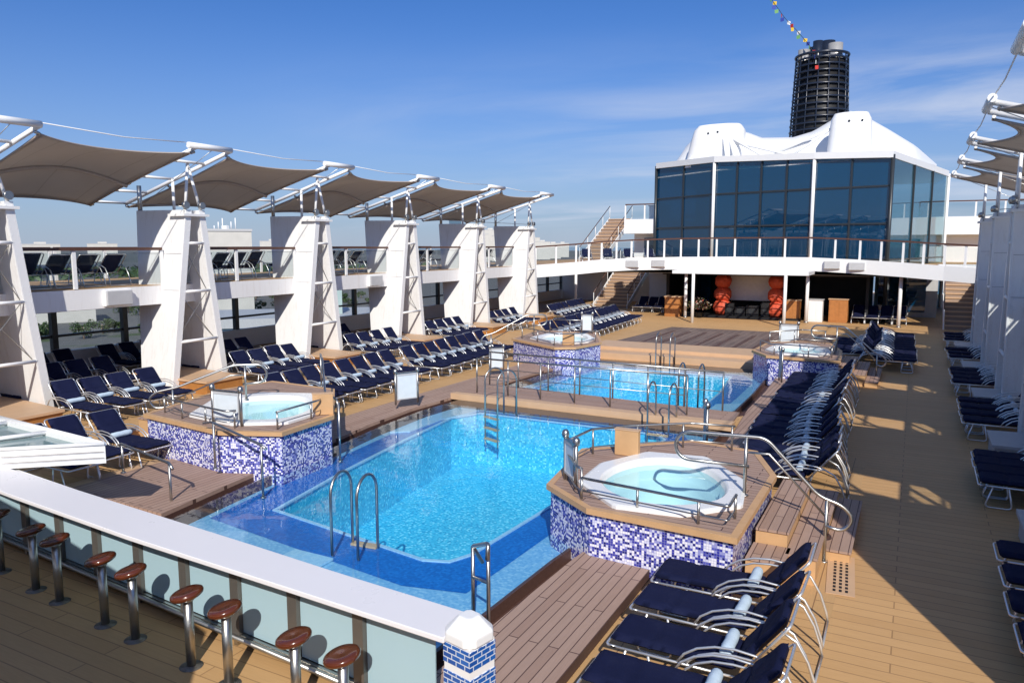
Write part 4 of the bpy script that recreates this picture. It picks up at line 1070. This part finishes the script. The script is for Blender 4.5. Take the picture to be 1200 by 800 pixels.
# walls and stairs at the far end
wl = thing('deckhouse_wall', 'white deckhouse wall behind the lower staircase on the left', 'wall', (-16.5,52.5,0))
MB().box(-24.4,-16.2,54.6,54.8,0,2.6).build('wall', M['white2'], wl); MB().box(-16.2,-14.9,50.9,51.1,0,2.6).build('wall', M['white2'], wl)
MB().box(-20.6,-19.8,54.5,54.6,.02,2.1).build('door', M['darkframe'], wl)
wr = thing('deckhouse_wall', 'grey glazed deckhouse wall beside the right staircase', 'wall', (0,50,0))
MB().box(-2.1,1.2,50.4,50.6,0,2.6).build('wall', M['grey'], wr); MB().box(-1.9,.6,50.3,50.39,.3,2.4).build('window', M['bluegl'], wr)
def staircase(label, x0, x1, ya, yb, za, zb, n, grp, wall=True):
    t = thing('staircase', label, 'staircase', ((x0+x1)/2,ya,za), group=grp)
    for k in range(n):
        f = k/n; y = ya+(yb-ya)*f; z = za+(zb-za)*(k+1)/n
        MB().box(x0,x1,y,y+(yb-ya)/n+.06,z-.05,z).build('tread', M['tan_step'], t)
        MB().box(x0+.02,x1-.02,y+.05,y+.08,z-(zb-za)/n,z-.05).build('riser', M['soffit'], t)
    for x in (x0-.06,x1+.06):
        MB().hexa([(x-.03,ya-.1,za-.05),(x+.03,ya-.1,za-.05),(x+.03,yb,zb-.3),(x-.03,yb,zb-.3),(x-.03,ya-.1,za+.25),(x+.03,ya-.1,za+.25),(x+.03,yb,zb+.12),(x-.03,yb,zb+.12)]).build('stringer', M['white2'], t)
        MB().tube([(x,ya,za+1.0),(x,yb,zb+1.0)], .03, 6).build('handrail', M['rail'], t)
        for k in range(5):
            f = k/4; MB().tube([(x,ya+(yb-ya)*f,za+(zb-za)*f),(x,ya+(yb-ya)*f,za+(zb-za)*f+1)], .022, 6).build('baluster', M['white2'], t)
staircase('wide plank staircase rising under the balcony on the left', -19.2, -16.9, 48.3, 53.5, 0, 2.9, 14, 'deck staircases')
staircase('plank staircase rising under the balcony on the right', 1.45, 3.0, 43.6, 48.6, 0, 2.95, 14, 'deck staircases')
staircase('upper white staircase left of the glass lounge', -21.4, -19.7, 51.0, 57, 3.05, 6.2, 12, 'deck staircases')
# upper terraces beside the lounge
ut = thing('upper_terrace', 'white upper terrace block left of the glass lounge', 'terrace', (-17,54,3))
MB().box(-18.6,-15.6,52.3,62,5.0,6.0).build('parapet', M['white2'], ut); MB().box(-18.4,-15.9,54,61,3.0,5.0).build('room', M['white2'], ut)
MB().box(-17.6,-16.0,53.9,53.99,3.3,4.7).build('window', M['bluegl'], ut)
deck_rail('glass railing on the upper terrace left of the lounge', (-18.55,52.4), (-15.7,52.4), 6.0, 3, 'upper terrace railings')
ub = thing('terrace_bin', 'white box standing on the upper left terrace', 'locker', (-16.4,54.5,6.0)); MB().box(-1.0,.4,-.3,.3,0,1.0).build('body', M['white2'], ub, world=False, bevel=.03); MB().box(-1.05,.45,-.34,.34,1.0,1.05).build('lid', M['grey'], ub, world=False)
vt = thing('upper_terrace', 'white upper terrace block right of the glass lounge', 'terrace', (4,58,3))
MB().box(-.2,8.4,60.0,66,4.9,6.1).build('parapet', M['white2'], vt); MB().box(1.2,8.4,61,66,3.0,4.9).build('room', M['white2'], vt); MB().box(4.2,7,60.9,60.99,3.2,4.6).build('window', M['black'], vt)
MB().box(-.1,.4,60.0,60.4,2.0,4.9).build('column', M['white2'], vt)
deck_rail('glass railing on the upper terrace right of the lounge', (0,60.1), (8.3,60.1), 6.1, 6, 'upper terrace railings')

# ------------------------------------------------------------------ funnel
fu = thing('ship_funnel', 'black ringed ship funnel with steel exhaust pipes on top', 'funnel', (-7,62,9))
cx, cy = -7.0, 62.0
MB().lathe([(1.98,9),(1.86,13),(1.68,17.5)], (cx,cy,0), 24).build('casing', M['black'], fu)
for k in range(14):
    z = 11.6+.46*k; r = 2.05-.27*(z-12)/5.8 + (.0)
    pts = [(cx+r*math.cos(a), cy+r*math.sin(a), z) for a in [2*math.pi*q/32 for q in range(33)]]
    MB().tube(pts, .075, 6, cap=False).build('ring', M['funnel'], fu)
pts = [(cx+1.82*math.cos(a), cy+1.82*math.sin(a), 17.9) for a in [2*math.pi*q/32 for q in range(33)]]
MB().tube(pts, .1, 8, cap=False).build('top_ring', M['funnel'], fu)
for q in range(16):
    a = 2*math.pi*q/16
    MB().tube([(cx+2.12*math.cos(a),cy+2.12*math.sin(a),10),(cx+1.80*math.cos(a),cy+1.80*math.sin(a),17.9)], .045, 6).build('upright', M['funnel'], fu)
for (dx,dy,r,h,mt) in [(-1.2,-.5,.42,18.4,'pipe'),(.95,-.6,.5,18.6,'pipe'),(-.3,-.2,.35,19.0,'funnel'),(.3,.6,.5,19.1,'funnel'),(-.6,.8,.45,18.8,'funnel')]:
    MB().lathe([(r,16.5),(r,h),(r*.88,h),(r*.88,h-.5)], (cx+dx,cy+dy,0), 18).build('exhaust_pipe', M[mt], fu)
# string of signal flags
sf = thing('flag_line', 'string of small coloured signal flags running up from the funnel', 'flag string', (-7.3,61.2,18))
fl = [(-6.9,60.0,16.7),(-7.6,60.4,18.3),(-8.6,61,19.6),(-9.7,61.6,20.9),(-11.3,62.4,23.3)]
L2 = arc(fl, .4, 5); MB().tube(L2, .018, 5).build('line', M['darkframe'], sf)
FC = {'flag_red':(.6,.04,.03),'flag_yellow':(.75,.5,.03),'flag_blue':(.03,.06,.35),'flag_white':(.75,.75,.75),'flag_green':(.15,.35,.12)}
FM = [plain(k, v, .7) for k, v in FC.items()]
rr = random.Random(5)
def along(pts, s):
    for i in range(len(pts)-1):
        d = math.dist(pts[i], pts[i+1])
        if s <= d: return Vector(pts[i]).lerp(Vector(pts[i+1]), s/d)
        s -= d
    return Vector(pts[-1])
for k in range(19):
    p = along(fl, .25+k*.43); w = .28; a = rr.uniform(0,6.28); dx, dy = math.cos(a)*w, math.sin(a)*w
    q = [p, p+Vector((dx,dy,-.05)), p+Vector((dx*.9,dy*.9,-.30)), p+Vector((0,0,-.26))]
    n = Vector((-dy,dx,0)).normalized()*.006
    MB().hexa([q[0]-n,q[1]-n,q[1]+n,q[0]+n,q[3]-n,q[2]-n,q[2]+n,q[3]+n]).build('flag', FM[(k*3+k//2)%5], sf)

# ------------------------------------------------------------------ loungers
def make_lounger(name='sun_lounger', ang=50, seed=4):
    t = thing(name, 'x', 'sun lounger', (0,0,0))
    w = .28
    rq = random.Random(seed)
    def pad(x0, x1, zb, zt_, fn, seams):
        NX, NY = 30, 10; vs = []; n1 = [(rq.uniform(3,11), rq.uniform(2,9), rq.uniform(0,6), rq.uniform(-1,1)) for _ in range(7)]
        for top in (0,1):
            for i in range(NX+1):
                for j in range(NY+1):
                    u, v = i/NX, j/NY*2-1; x = x0+(x1-x0)*u
                    eu = min(u, 1-u)*(x1-x0); ev = (1-abs(v))*w
                    rd = (1-max(0, 1-eu/.05)**2)**.5 if eu < .05 else 1.; rd2 = (1-max(0, 1-ev/.04)**2)**.5 if ev < .04 else 1.
                    h = (zt_-zb)/2*min(rd, rd2); zz_ = (zb+zt_)/2 + (h if top else -h)
                    wy = w*(1-.10*max(0, 1-eu/.06)**2)
                    if top:
                        for a_, b_, c_, d_ in n1: zz_ += .0016*d_*math.sin(a_*x*3+b_*v*1.7+c_)
                        for sm in seams:
                            zz_ -= .016*math.exp(-((x-sm)/.018)**2)
                        zz_ -= .010*(1-v*v)*math.sin(math.pi*u)
                    vs.append(fn(x, v*wy, zz_))
        K = (NX+1)*(NY+1); fs = []
        for i in range(NX):
            for j in range(NY):
                a_ = i*(NY+1)+j; fs.append((K+a_, K+a_+NY+1, K+a_+NY+2, K+a_+1)); fs.append((a_, a_+1, a_+NY+2, a_+NY+1))
        for i in range(NX):
            for j in (0, NY):
                a_ = i*(NY+1)+j; fs.append((a_, a_+NY+1, K+a_+NY+1, K+a_))
        for j in range(NY):
            for i in (0, NX):
                a_ = i*(NY+1)+j; fs.append((a_, a_+1, K+a_+1, K+a_))
        return MB().add(vs, fs, smooth=True)
    pad(-.22, .98, .37, .45, lambda x,y,z: (x,y,z), (.18,.58)).build('seat_cushion', M['navy'], t, world=False)
    a = R(ang); c, s = math.cos(a), math.sin(a); L = .68
    def bk(u, v): return (-.22-u*c+v*s, 0, .41+u*s+v*c)
    bc = pad(0, L, -.035, .045, lambda x,y,z: (bk(x,z)[0], y, bk(x,z)[2]), (.30,)).build('back_cushion', M['navy'], t, world=False)
    # frame
    m = MB(); fw = w+.035; r = .014
    for y in (-fw,fw): m.tube([(-.25,y,.36),(.97,y,.36)], r, 6)
    m.tube(arc([(.90,-fw,.36),(1.0,-fw,.36),(1.0,fw,.36),(.90,fw,.36)], .06, 3), r, 6)
    m.build('frame', M['alu'], t, world=False)
    b0, b1 = bk(0,-.05), bk(L+.02,-.04)
    MB().tube(arc([(b0[0],-fw,b0[2]),(b1[0],-fw,b1[2]),(b1[0],fw,b1[2]),(b0[0],fw,b0[2])], .07, 4), r, 6).build('back_frame', M['alu'], bc, world=False)
    for y in (-fw,fw):
        MB().tube([(.30,y,.37),(.24,y,.46),(.12,y,.545),(-.04,y,.60),(-.22,y,.62),(-.40,y,.605),(-.50,y,.565),(-.40,y,.555),(-.22,y,.56),(-.04,y,.54),(.10,y,.485),(.19,y,.41),(.22,y,.365)], .012, 6).build('armrest', M['alu'], t, world=False)
    # front legs (U sled) and rear legs curving down behind the back
    for y in (-fw,fw):
        MB().tube(arc([(.80,y,.35),(.90,y,.014),(.52,y,.014),(.58,y,.35)], .07, 3), r, 6).build('front_leg', M['alu'], t, world=False)
        MB().tube([(-.46,y,.60),(-.66,y,.50),(-.77,y,.32),(-.84,y,.12),(-.86,y,.014)], r, 6).build('rear_leg', M['alu'], t, world=False)
    MB().tube([(-.86,-fw,.02),(-.86,fw,.02)], r, 6).build('crossbar', M['alu'], t, world=False); MB().tube([(-.30,-fw,.36),(-.30,fw,.36)], r, 6).build('crossbar', M['alu'], t, world=False)
    return t
protos_l = [make_lounger(ang=a_, seed=s_) for a_, s_ in ((50,4),(47,9),(53,15),(49,23))]
for q in protos_l: register(q)
unused = list(protos_l)
def make_towel():
    m = MB(); m.lathe([(.0,-.215),(.03,-.218),(.05,-.212),(.057,-.19),(.061,-.08),(.057,.0),(.062,.10),(.057,.19),(.05,.212),(.03,.218),(0,.215)], (0,0,0), 12, axis='Y', cap=False)
    o = m.build('rolled_towel', M['towel'], None, world=False); tag(o, 'x', 'towel', 'rolled pale blue towels on the loungers'); return o
tw = make_towel()
first = [True, True]
def row(desc, pts, rz, towels=True, every=1, end='near end', tsel=None):
    """pts: list of seat-centre positions (x of foot end), described in order"""
    n = len(pts)
    for i, (x, y, z) in enumerate(pts):
        lab = '%s navy lounger from the %s, row %s' % (nth(i), end, desc)
        c, s = math.cos(rz), math.sin(rz); jx = random.uniform(-.03,.03); jr = R(random.uniform(-1.2,1.2))
        L = (x - c*1.0 + c*jx, y - s*1.0, z)
        if unused: lo = unused.pop(0); lo.location = L; lo.rotation_euler = (0,0,rz+jr); lo['label'] = lab; lo['group'] = 'sun loungers ' + desc
        else: dup(random.choice(protos_l), L, rz+jr, lab, 'sun loungers ' + desc)
        if towels and (tsel is None or i in tsel):
            tl = 'blue towel on %s lounger from %s, row %s' % (nth(i), end, desc)
            P = (L[0]-c*.11, L[1]-s*.11, z+.505)
            if first[1]: o = tw; first[1] = False
            else: o = tw.copy(); COL.objects.link(o)
            o.location = P; o.rotation_euler = (random.uniform(0,6), 0, 0); o.rotation_euler = (0,0,rz+jr); o['label'] = tl
def seq(x0, y0, x1, y1, n, z=0): return [(x0+(x1-x0)*i/max(1,n-1), y0+(y1-y0)*i/max(1,n-1), z) for i in range(n)]
F = 0; B = math.pi
row('foreground right of the bar pillar', seq(-2.44,5.33,-2.50,8.45,5), B)
row('right of the large pool', seq(-2.62,13.3,-2.95,17.2,7), B)
row('right of the smaller pool', seq(-2.95,17.95,-3.1,23.6,9), B)
row('behind the far right whirlpool', seq(-2.6,29.6,-2.7,33.6,6), B)
row('midway along the right walkway', seq(.25,28.3,.1,36.5,12), F, towels=True)
row('at the right edge by second pylon', seq(1.08,8.6,1.08,11.0,4), B, towels=False)
row('between second and third right pylons', [(1.12,y,0) for y in (14.35,14.9,15.45,16.0)], B, towels=False)
row('between third and fourth right pylons', seq(1.10,19.2,1.10,21.6,4), B)
row('between fourth and fifth right pylons', seq(1.10,24.6,1.10,26.9,4), B)
row('just before the last right pylon', seq(1.15,30.1,1.15,32.2,3), B)
row('past the last right pylon', seq(1.2,35.6,1.2,37.8,3), B)
row('behind the glass skylight roof', [(-12.55,9.35,0),(-12.7,8.6,0),(-12.6,7.9,0)], F, end='pool end')
row('behind the near left whirlpool', seq(-12.75,14.05,-12.95,19.0,8), F)
row('left, beyond white notice stand', seq(-12.9,20.1,-13.1,25.0,8), F)
row('at foot of the second left pylon', seq(-16.55,10.95,-16.55,13.2,4), F)
row('at foot of the third left pylon', seq(-16.75,16.6,-16.8,18.8,4), F)
row('at foot of the fourth left pylon', seq(-16.8,22.0,-16.8,24.2,4), F)
row('at foot of the fifth left pylon', seq(-17.0,27.5,-17.0,29.7,4), F)
row('at foot of the sixth left pylon', seq(-17.1,33.1,-17.1,35.3,4), F)
for i, nm in enumerate(['second','third','fourth','fifth']):
    y0 = LY[i+1]+2.3
    row('shaded inboard under deck past %s left pylon' % nm, seq(-19.6,y0-.3,-19.6,y0+2.7,5), F, towels=False)
    if i < 2: row('shaded outboard, past %s left pylon' % nm, seq(-22.0,y0-.9,-22.0,y0+3.0,6), F, towels=False)
row('long block left of dance floor', seq(-12.3,29.2,-12.9,39.4,15), F)
row('short block by the lower staircase', seq(-16.2,38.2,-16.6,43.4,8), F)
row('shaded left of the stage', seq(-15.3,45.6,-13.4,45.6,4), -math.pi/2, towels=False, end='left end')
row('shaded right of the stage', seq(-2.6,44.3,-.6,44.3,4), -math.pi/2, towels=False, end='left end')
for i in range(6):
    if i >= 1 or True:
        y0 = LY[i]+1.95
        row('on upper left deck, %s bay' % nth(i), seq(-21.95,y0,-21.95,y0+3.1,5,3.04), B, towels=False)
row('on the far left balcony', seq(-18.4,45.0,-14.9,47.2,4,3.04), R(-65), towels=False, end='left end')
COL.objects.unlink(tw) if first[1] else None

# ------------------------------------------------------------------ shore, sea and skyline
def landmat():
    t = NT('quay_ground'); p = t.pos()
    n = t.noise(p, .012, 5, .6); n2 = t.noise(p, .25, 4)
    c = t.mix(n2, (.10,.10,.098), (.17,.168,.16)); g = t.ramp(n, [(.60,0),(.63,1)])
    c = t.mix(g, c, t.mix(n2, (.05,.08,.03), (.10,.13,.055)))
    t.bsdf(c, .9); return t.m
def seamat():
    t = NT('sea_water'); p = t.pos(); n = t.noise(p, .3, 5)
    t.bsdf((.02,.06,.09), .12, bump=n, bumps=.4, bumpd=.3); return t.m
struct(MB().add([(-9000,-9000,-26),(9000,-9000,-26),(9000,9000,-26),(-9000,9000,-26)], [(0,1,2,3)]).build('sea', seamat()))
struct(MB().prism([(-34,-400),(-34,330),(-150,520),(-300,3500),(-4500,3500),(-4500,-400)], -26.5, -24).build('ground', landmat()))
M['tree'] = leafmat('tree_leaves', [(0,(.022,.045,.014)),(.5,(.045,.085,.025)),(1,(.085,.13,.045))])
M['conc'] = plain('pale_concrete', (.56,.54,.50), .8, scale=.3)
M['asph'] = plain('grey_asphalt', (.16,.16,.165), .9, scale=.1)
M['palegreen'] = plain('pale_green_panel', (.42,.52,.50), .5, scale=.5)
M['winblue'] = plain('far_window_blue', (.08,.14,.2), .3, scale=.5)
def tree(x, y, h, lab, grp='trees along the quay road', seed=0):
    rr = random.Random(seed)
    t = thing('tree', lab, 'tree', (x,y,-24), group=grp)
    MB().tube([(0,0,0),(.2,.1,h*.35),(.1,0,h*.6)], [.35,.25,.12], 7).build('trunk', M['soffit'], t, world=False)
    m = MB()
    cl = [(rr.uniform(-.45,.45)*h, rr.uniform(-.45,.45)*h, h*rr.uniform(.22,.78), h*rr.uniform(.16,.28)) for _ in range(9)]
    for k in range(620):
        c = cl[k%9]; d = Vector((rr.gauss(0,1),rr.gauss(0,1),rr.gauss(0,.8))); d.normalize(); q = c[3]*rr.uniform(.6,1.05)
        p = Vector(c[:3])+d*q; e = Vector((rr.uniform(-1,1),rr.uniform(-1,1),rr.uniform(-1,1)))*.3; f = Vector((rr.uniform(-1,1),rr.uniform(-1,1),rr.uniform(-1,1)))*.3
        m.add([p-e,p+f,p+e,p-f], [(0,1,2,3)])
    m.build('crown', M['tree'], t, world=False)
    return t
rr = random.Random(11)
protos = [tree(-230,120,5,'x',seed=1), tree(-240,131,4.5,'x',seed=2), tree(-250,142,6,'x',seed=3)]
for t in protos: register(t)
spots = []
for k in range(74):
    a = R(rr.uniform(38,66)); d = rr.uniform(262,285) if k < 40 else rr.uniform(330,420)
    spots.append((-d*math.sin(a), d*math.cos(a)))
spots.sort(key=lambda p: math.atan2(p[0], p[1]))
for k, (x, y) in enumerate(spots):
    lab = 'leafy green tree on the quay beyond the left deck windows'
    if k < 3: protos[k].location = (x,y,-24); protos[k]['label'] = lab
    else: dup(protos[k%3], (x,y,-24), rr.uniform(0,6), lab)

def block(x, y, w, d, h, mat, lab, name='apartment_block', cat='building', grp=None, floors=8, bays=6, zb=-24, roofbox=True, rz=None):
    rz = math.atan2(y, x)+math.pi/2 if rz is None else rz
    t = thing(name, lab, cat, (x,y,zb), rz, group=grp)
    wa = MB().box(-w/2,w/2,-d/2,d/2,0,h).build('walls', mat, t, world=False)
    for f in range(floors):
        z = h*(f+.35)/floors; m = MB()
        for b in range(bays):
            xx = -w/2+w*(b+.5)/bays; m.box(xx-w*.28/bays, xx+w*.28/bays, -d/2-.12, -d/2-.02, z, z+h*.4/floors)
        o = m.build('window_row', M['winblue'], wa, world=False)
    MB().box(-w/2-.3,w/2+.3,-d/2-.3,d/2+.3,h,h+.8).build('roof', M['grey'], t, world=False)
    if roofbox: MB().box(-w*.15,w*.15,-d*.2,d*.2,h+.8,h+3.5).build('roof_house', mat, t, world=False)
    return t
def polar(u, dist):   # bearing helper: u measured in degrees left of the ship's axis
    a = R(u); return (-dist*math.sin(a), dist*math.cos(a))
# low terminal seen between the left pylons
x, y = polar(48.3, 300)
block(x, y, 17, 22, 33, M['conc'], 'cream terminal tower with roof antennas seen past the second left pylon', 'terminal_building', floors=7, bays=3, roofbox=False)
an = thing('antenna_mast', 'cluster of antennas on the cream terminal tower', 'antenna', (x,y,9.8))
for k in range(6): MB().tube([(-6+k*2.2,0,0),(-6+k*2.2,0,1.5+(k%3)*1.3)], .22, 5).build('rod', M['white2'], an, world=False)
MB().box(-1.5,1.0,-.6,.6,0,1.4).build('dish_base', M['white2'], an, world=False)
x, y = polar(42.6, 75); block(x, y, 18, 10, 21, M['palegreen'], 'pale green panelled terminal building beyond the third left pylon', 'terminal_building', floors=6, bays=5)
x, y = polar(46.5, 190); block(x, y, 40, 16, 9, M['conc'], 'low pale warehouse on the quay seen through the left deck windows', 'warehouse', floors=2, bays=10)
x, y = polar(62, 330); block(x, y, 60, 20, 7, M['conc'], 'long low pale shed behind the quay trees', 'warehouse', floors=1, bays=12)
sky_rr = random.Random(21)
for k, (u, dist, w, h) in enumerate([(32.1,900,14,56),(31.4,980,13,50),(30.2,1300,26,46),(29.5,1400,30,55),(28.9,1350,22,44),(28.3,1500,30,50),(27.7,1500,26,46),(27.0,1600,34,40),(26.3,1700,30,44),(25.6,1500,30,34),(24.8,1600,32,31),(24.1,1800,30,32),(36.2,1100,30,42),(37.5,1200,26,38),(45.2,1300,40,34),(52,1500,50,31),(56,1500,46,30),(59.5,1300,50,29),(63,1500,50,29)]):
    x, y = polar(u, dist); block(x, y, w, 18, h, M['conc'] if k > 1 else M['winblue'], 'distant pale city building on the horizon, %s from the left pylons rightward' % nth(k) if k > 1 else ('blue glass tower on the horizon, %s of the pair' % ('left' if k == 0 else 'right')), 'city_building', floors=10, bays=7, grp='distant city buildings')
# far tree belt on the horizon, left
m = MB(); rr = random.Random(8)
for k in range(2600):
    a = R(rr.uniform(34,72)); d = rr.uniform(700,900); p = Vector((-d*math.sin(a), d*math.cos(a), -24+rr.random()**1.3*7)); s = 3
    e = Vector((rr.uniform(-1,1),rr.uniform(-1,1),rr.uniform(-1,1)))*s; f = Vector((rr.uniform(-1,1),rr.uniform(-1,1),rr.uniform(-1,1)))*s
    m.add([p-e,p+f,p+e,p-f], [(0,1,2,3)])
o = m.build('distant_wood', M['tree'], None); o['kind'] = 'stuff'
# parked vans and cars on the quay road
def make_car():
    t = thing('parked_car', 'x', 'car', (0,0,0), group='cars parked on the quay')
    m = MB(); m.prism([(-2.1,-.85),(2.1,-.85),(2.1,.85),(-2.1,.85)], .35, .95); m.build('body', M['white2'], t, world=False, bevel=.12)
    MB().hexa([(-1.3,-.75,.95),(1.1,-.75,.95),(1.1,.75,.95),(-1.3,.75,.95),(-.9,-.62,1.45),(.5,-.62,1.45),(.5,.62,1.45),(-.9,.62,1.45)]).build('cabin', M['winblue'], t, world=False, bevel=.05)
    for sx in (-1.3,1.3):
        for sy in (-.86,.86): MB().lathe([(.33,-.1),(.33,.1)], (sx,sy,.33), 12, axis='Y').build('wheel', M['black'], t, world=False)
    return t
c0 = make_car(); register(c0)
for k in range(10):
    x, y = polar(44+k*2.1, 205+(k%3)*14); lab = 'white car parked on the quay beyond the left deck windows'
    if k == 0: c0.location = (x,y,-24); c0['label'] = lab
    else: dup(c0, (x,y,-24), R(40), lab)

# ------------------------------------------------------------------ sky, sun, camera
SUN = Vector((.7,-1.24,1.0)).normalized()
el = math.asin(SUN.z); az = math.atan2(SUN.x, SUN.y)        # clockwise from +Y
w = bpy.data.worlds.new('World'); scene.world = w; w.use_nodes = True
nt = w.node_tree; nt.nodes.clear()
out = nt.nodes.new('ShaderNodeOutputWorld'); bg = nt.nodes.new('ShaderNodeBackground'); nt.links.new(bg.outputs[0], out.inputs[0])
sk = nt.nodes.new('ShaderNodeTexSky'); sk.sky_type = 'NISHITA'; sk.sun_disc = False
sk.sun_elevation = el; sk.sun_rotation = az; sk.air_density = 1.0; sk.dust_density = .25; sk.ozone_density = 4.0; sk.altitude = 0
tc = nt.nodes.new('ShaderNodeTexCoord'); sp = nt.nodes.new('ShaderNodeSeparateXYZ'); nt.links.new(tc.outputs['Generated'], sp.inputs[0])
def mt(op, a, b=None):
    n = nt.nodes.new('ShaderNodeMath'); n.operation = op
    for i, v in enumerate((a, b)):
        if v is None: continue
        if isinstance(v, bpy.types.NodeSocket): nt.links.new(v, n.inputs[i])
        else: n.inputs[i].default_value = v
    return n.outputs[0]
zc = mt('MAXIMUM', sp.outputs[2], .02); zc = mt('ADD', zc, .08)
cx_ = mt('DIVIDE', sp.outputs[0], zc); cy_ = mt('DIVIDE', sp.outputs[1], zc)
cb_ = nt.nodes.new('ShaderNodeCombineXYZ'); nt.links.new(mt('MULTIPLY', cx_, .55), cb_.inputs[0]); nt.links.new(mt('MULTIPLY', cy_, 1.0), cb_.inputs[1])
no = nt.nodes.new('ShaderNodeTexNoise'); no.inputs['Scale'].default_value = 1.1; no.inputs['Detail'].default_value = 7; no.inputs['Roughness'].default_value = .58; no.inputs['Distortion'].default_value = .5
nt.links.new(cb_.outputs[0], no.inputs['Vector'])
no2 = nt.nodes.new('ShaderNodeTexNoise'); no2.inputs['Scale'].default_value = .35; no2.inputs['Detail'].default_value = 2
nt.links.new(cb_.outputs[0], no2.inputs['Vector'])
rp = nt.nodes.new('ShaderNodeValToRGB'); rp.color_ramp.elements[0].position = .40; rp.color_ramp.elements[1].position = .70
nt.links.new(no.outputs[0], rp.inputs[0])
rp2 = nt.nodes.new('ShaderNodeValToRGB'); rp2.color_ramp.elements[0].position = .36; rp2.color_ramp.elements[1].position = .6
nt.links.new(no2.outputs[0], rp2.inputs[0])
mk = nt.nodes.new('ShaderNodeMapRange'); mk.interpolation_type = 'SMOOTHSTEP'; nt.links.new(sp.outputs[0], mk.inputs[0]); mk.inputs[1].default_value = -.80; mk.inputs[2].default_value = -.15
cf = mt('MULTIPLY', mt('MULTIPLY', rp.outputs[0], rp2.outputs[0]), mt('MULTIPLY', mk.outputs[0], .95))
mk2 = nt.nodes.new('ShaderNodeMapRange'); mk2.interpolation_type = 'SMOOTHSTEP'; nt.links.new(sp.outputs[2], mk2.inputs[0]); mk2.inputs[1].default_value = .27; mk2.inputs[2].default_value = .17
cf = mt('MULTIPLY', cf, mk2.outputs[0])
hz = mt('MULTIPLY', mt('POWER', mt('MAXIMUM', mt('SUBTRACT', 1.0, mt('DIVIDE', mt('MAXIMUM', sp.outputs[2], 0.), .34)), 0.), 2.), .85)
hm = nt.nodes.new('ShaderNodeMix'); hm.data_type = 'RGBA'; nt.links.new(hz, hm.inputs[0]); hm.inputs[7].default_value = (3.6,4.1,5.1,1)
mx = nt.nodes.new('ShaderNodeMix'); mx.data_type = 'RGBA'; nt.links.new(cf, mx.inputs[0]); nt.links.new(sk.outputs[0], mx.inputs[6]); mx.inputs[7].default_value = (5.6,6.1,7.3,1)
tn = nt.nodes.new('ShaderNodeMix'); tn.data_type = 'RGBA'; tn.blend_type = 'MULTIPLY'; tn.inputs[0].default_value = 1
nt.links.new(sk.outputs[0], tn.inputs[6]); zm = nt.nodes.new('ShaderNodeMapRange'); zm.interpolation_type = 'SMOOTHSTEP'; nt.links.new(sp.outputs[2], zm.inputs[0]); zm.inputs[1].default_value = .38; zm.inputs[2].default_value = .75
zt_ = nt.nodes.new('ShaderNodeMix'); zt_.data_type = 'RGBA'; nt.links.new(zm.outputs[0], zt_.inputs[0]); zt_.inputs[6].default_value = (.31,.56,.93,1); zt_.inputs[7].default_value = (1.5,1.35,1.3,1)
nt.links.new(zt_.outputs[2], tn.inputs[7]); nt.links.new(tn.outputs[2], hm.inputs[6]); nt.links.new(hm.outputs[2], mx.inputs[6])
nt.links.new(mx.outputs[2], bg.inputs[0]); bg.inputs[1].default_value = .085
ld = bpy.data.lights.new('sun', 'SUN'); ld.energy = 3.5; ld.angle = R(.5); ld.color = (1.0,.945,.85)
so = bpy.data.objects.new('sun', ld); COL.objects.link(so); so.rotation_euler = SUN.to_track_quat('Z','Y').to_euler()

cam = bpy.data.cameras.new('camera'); co = bpy.data.objects.new('camera', cam); COL.objects.link(co)
cam.sensor_width = 36; cam.lens = 891/1200*36; cam.clip_end = 20000; cam.clip_start = .05
co.location = (0,0,4.2); co.rotation_euler = (R(90-7.2279),0,R(27.873)); scene.camera = co
scene.view_settings.view_transform = 'Standard'; scene.view_settings.look = 'None'; scene.view_settings.exposure = .45; scene.view_settings.gamma = 1
scene.view_settings.use_curve_mapping = False
scene.cycles.max_bounces = 10; scene.cycles.diffuse_bounces = 7; scene.cycles.transparent_max_bounces = 24; scene.cycles.caustics_reflective = False; scene.cycles.caustics_refractive = False
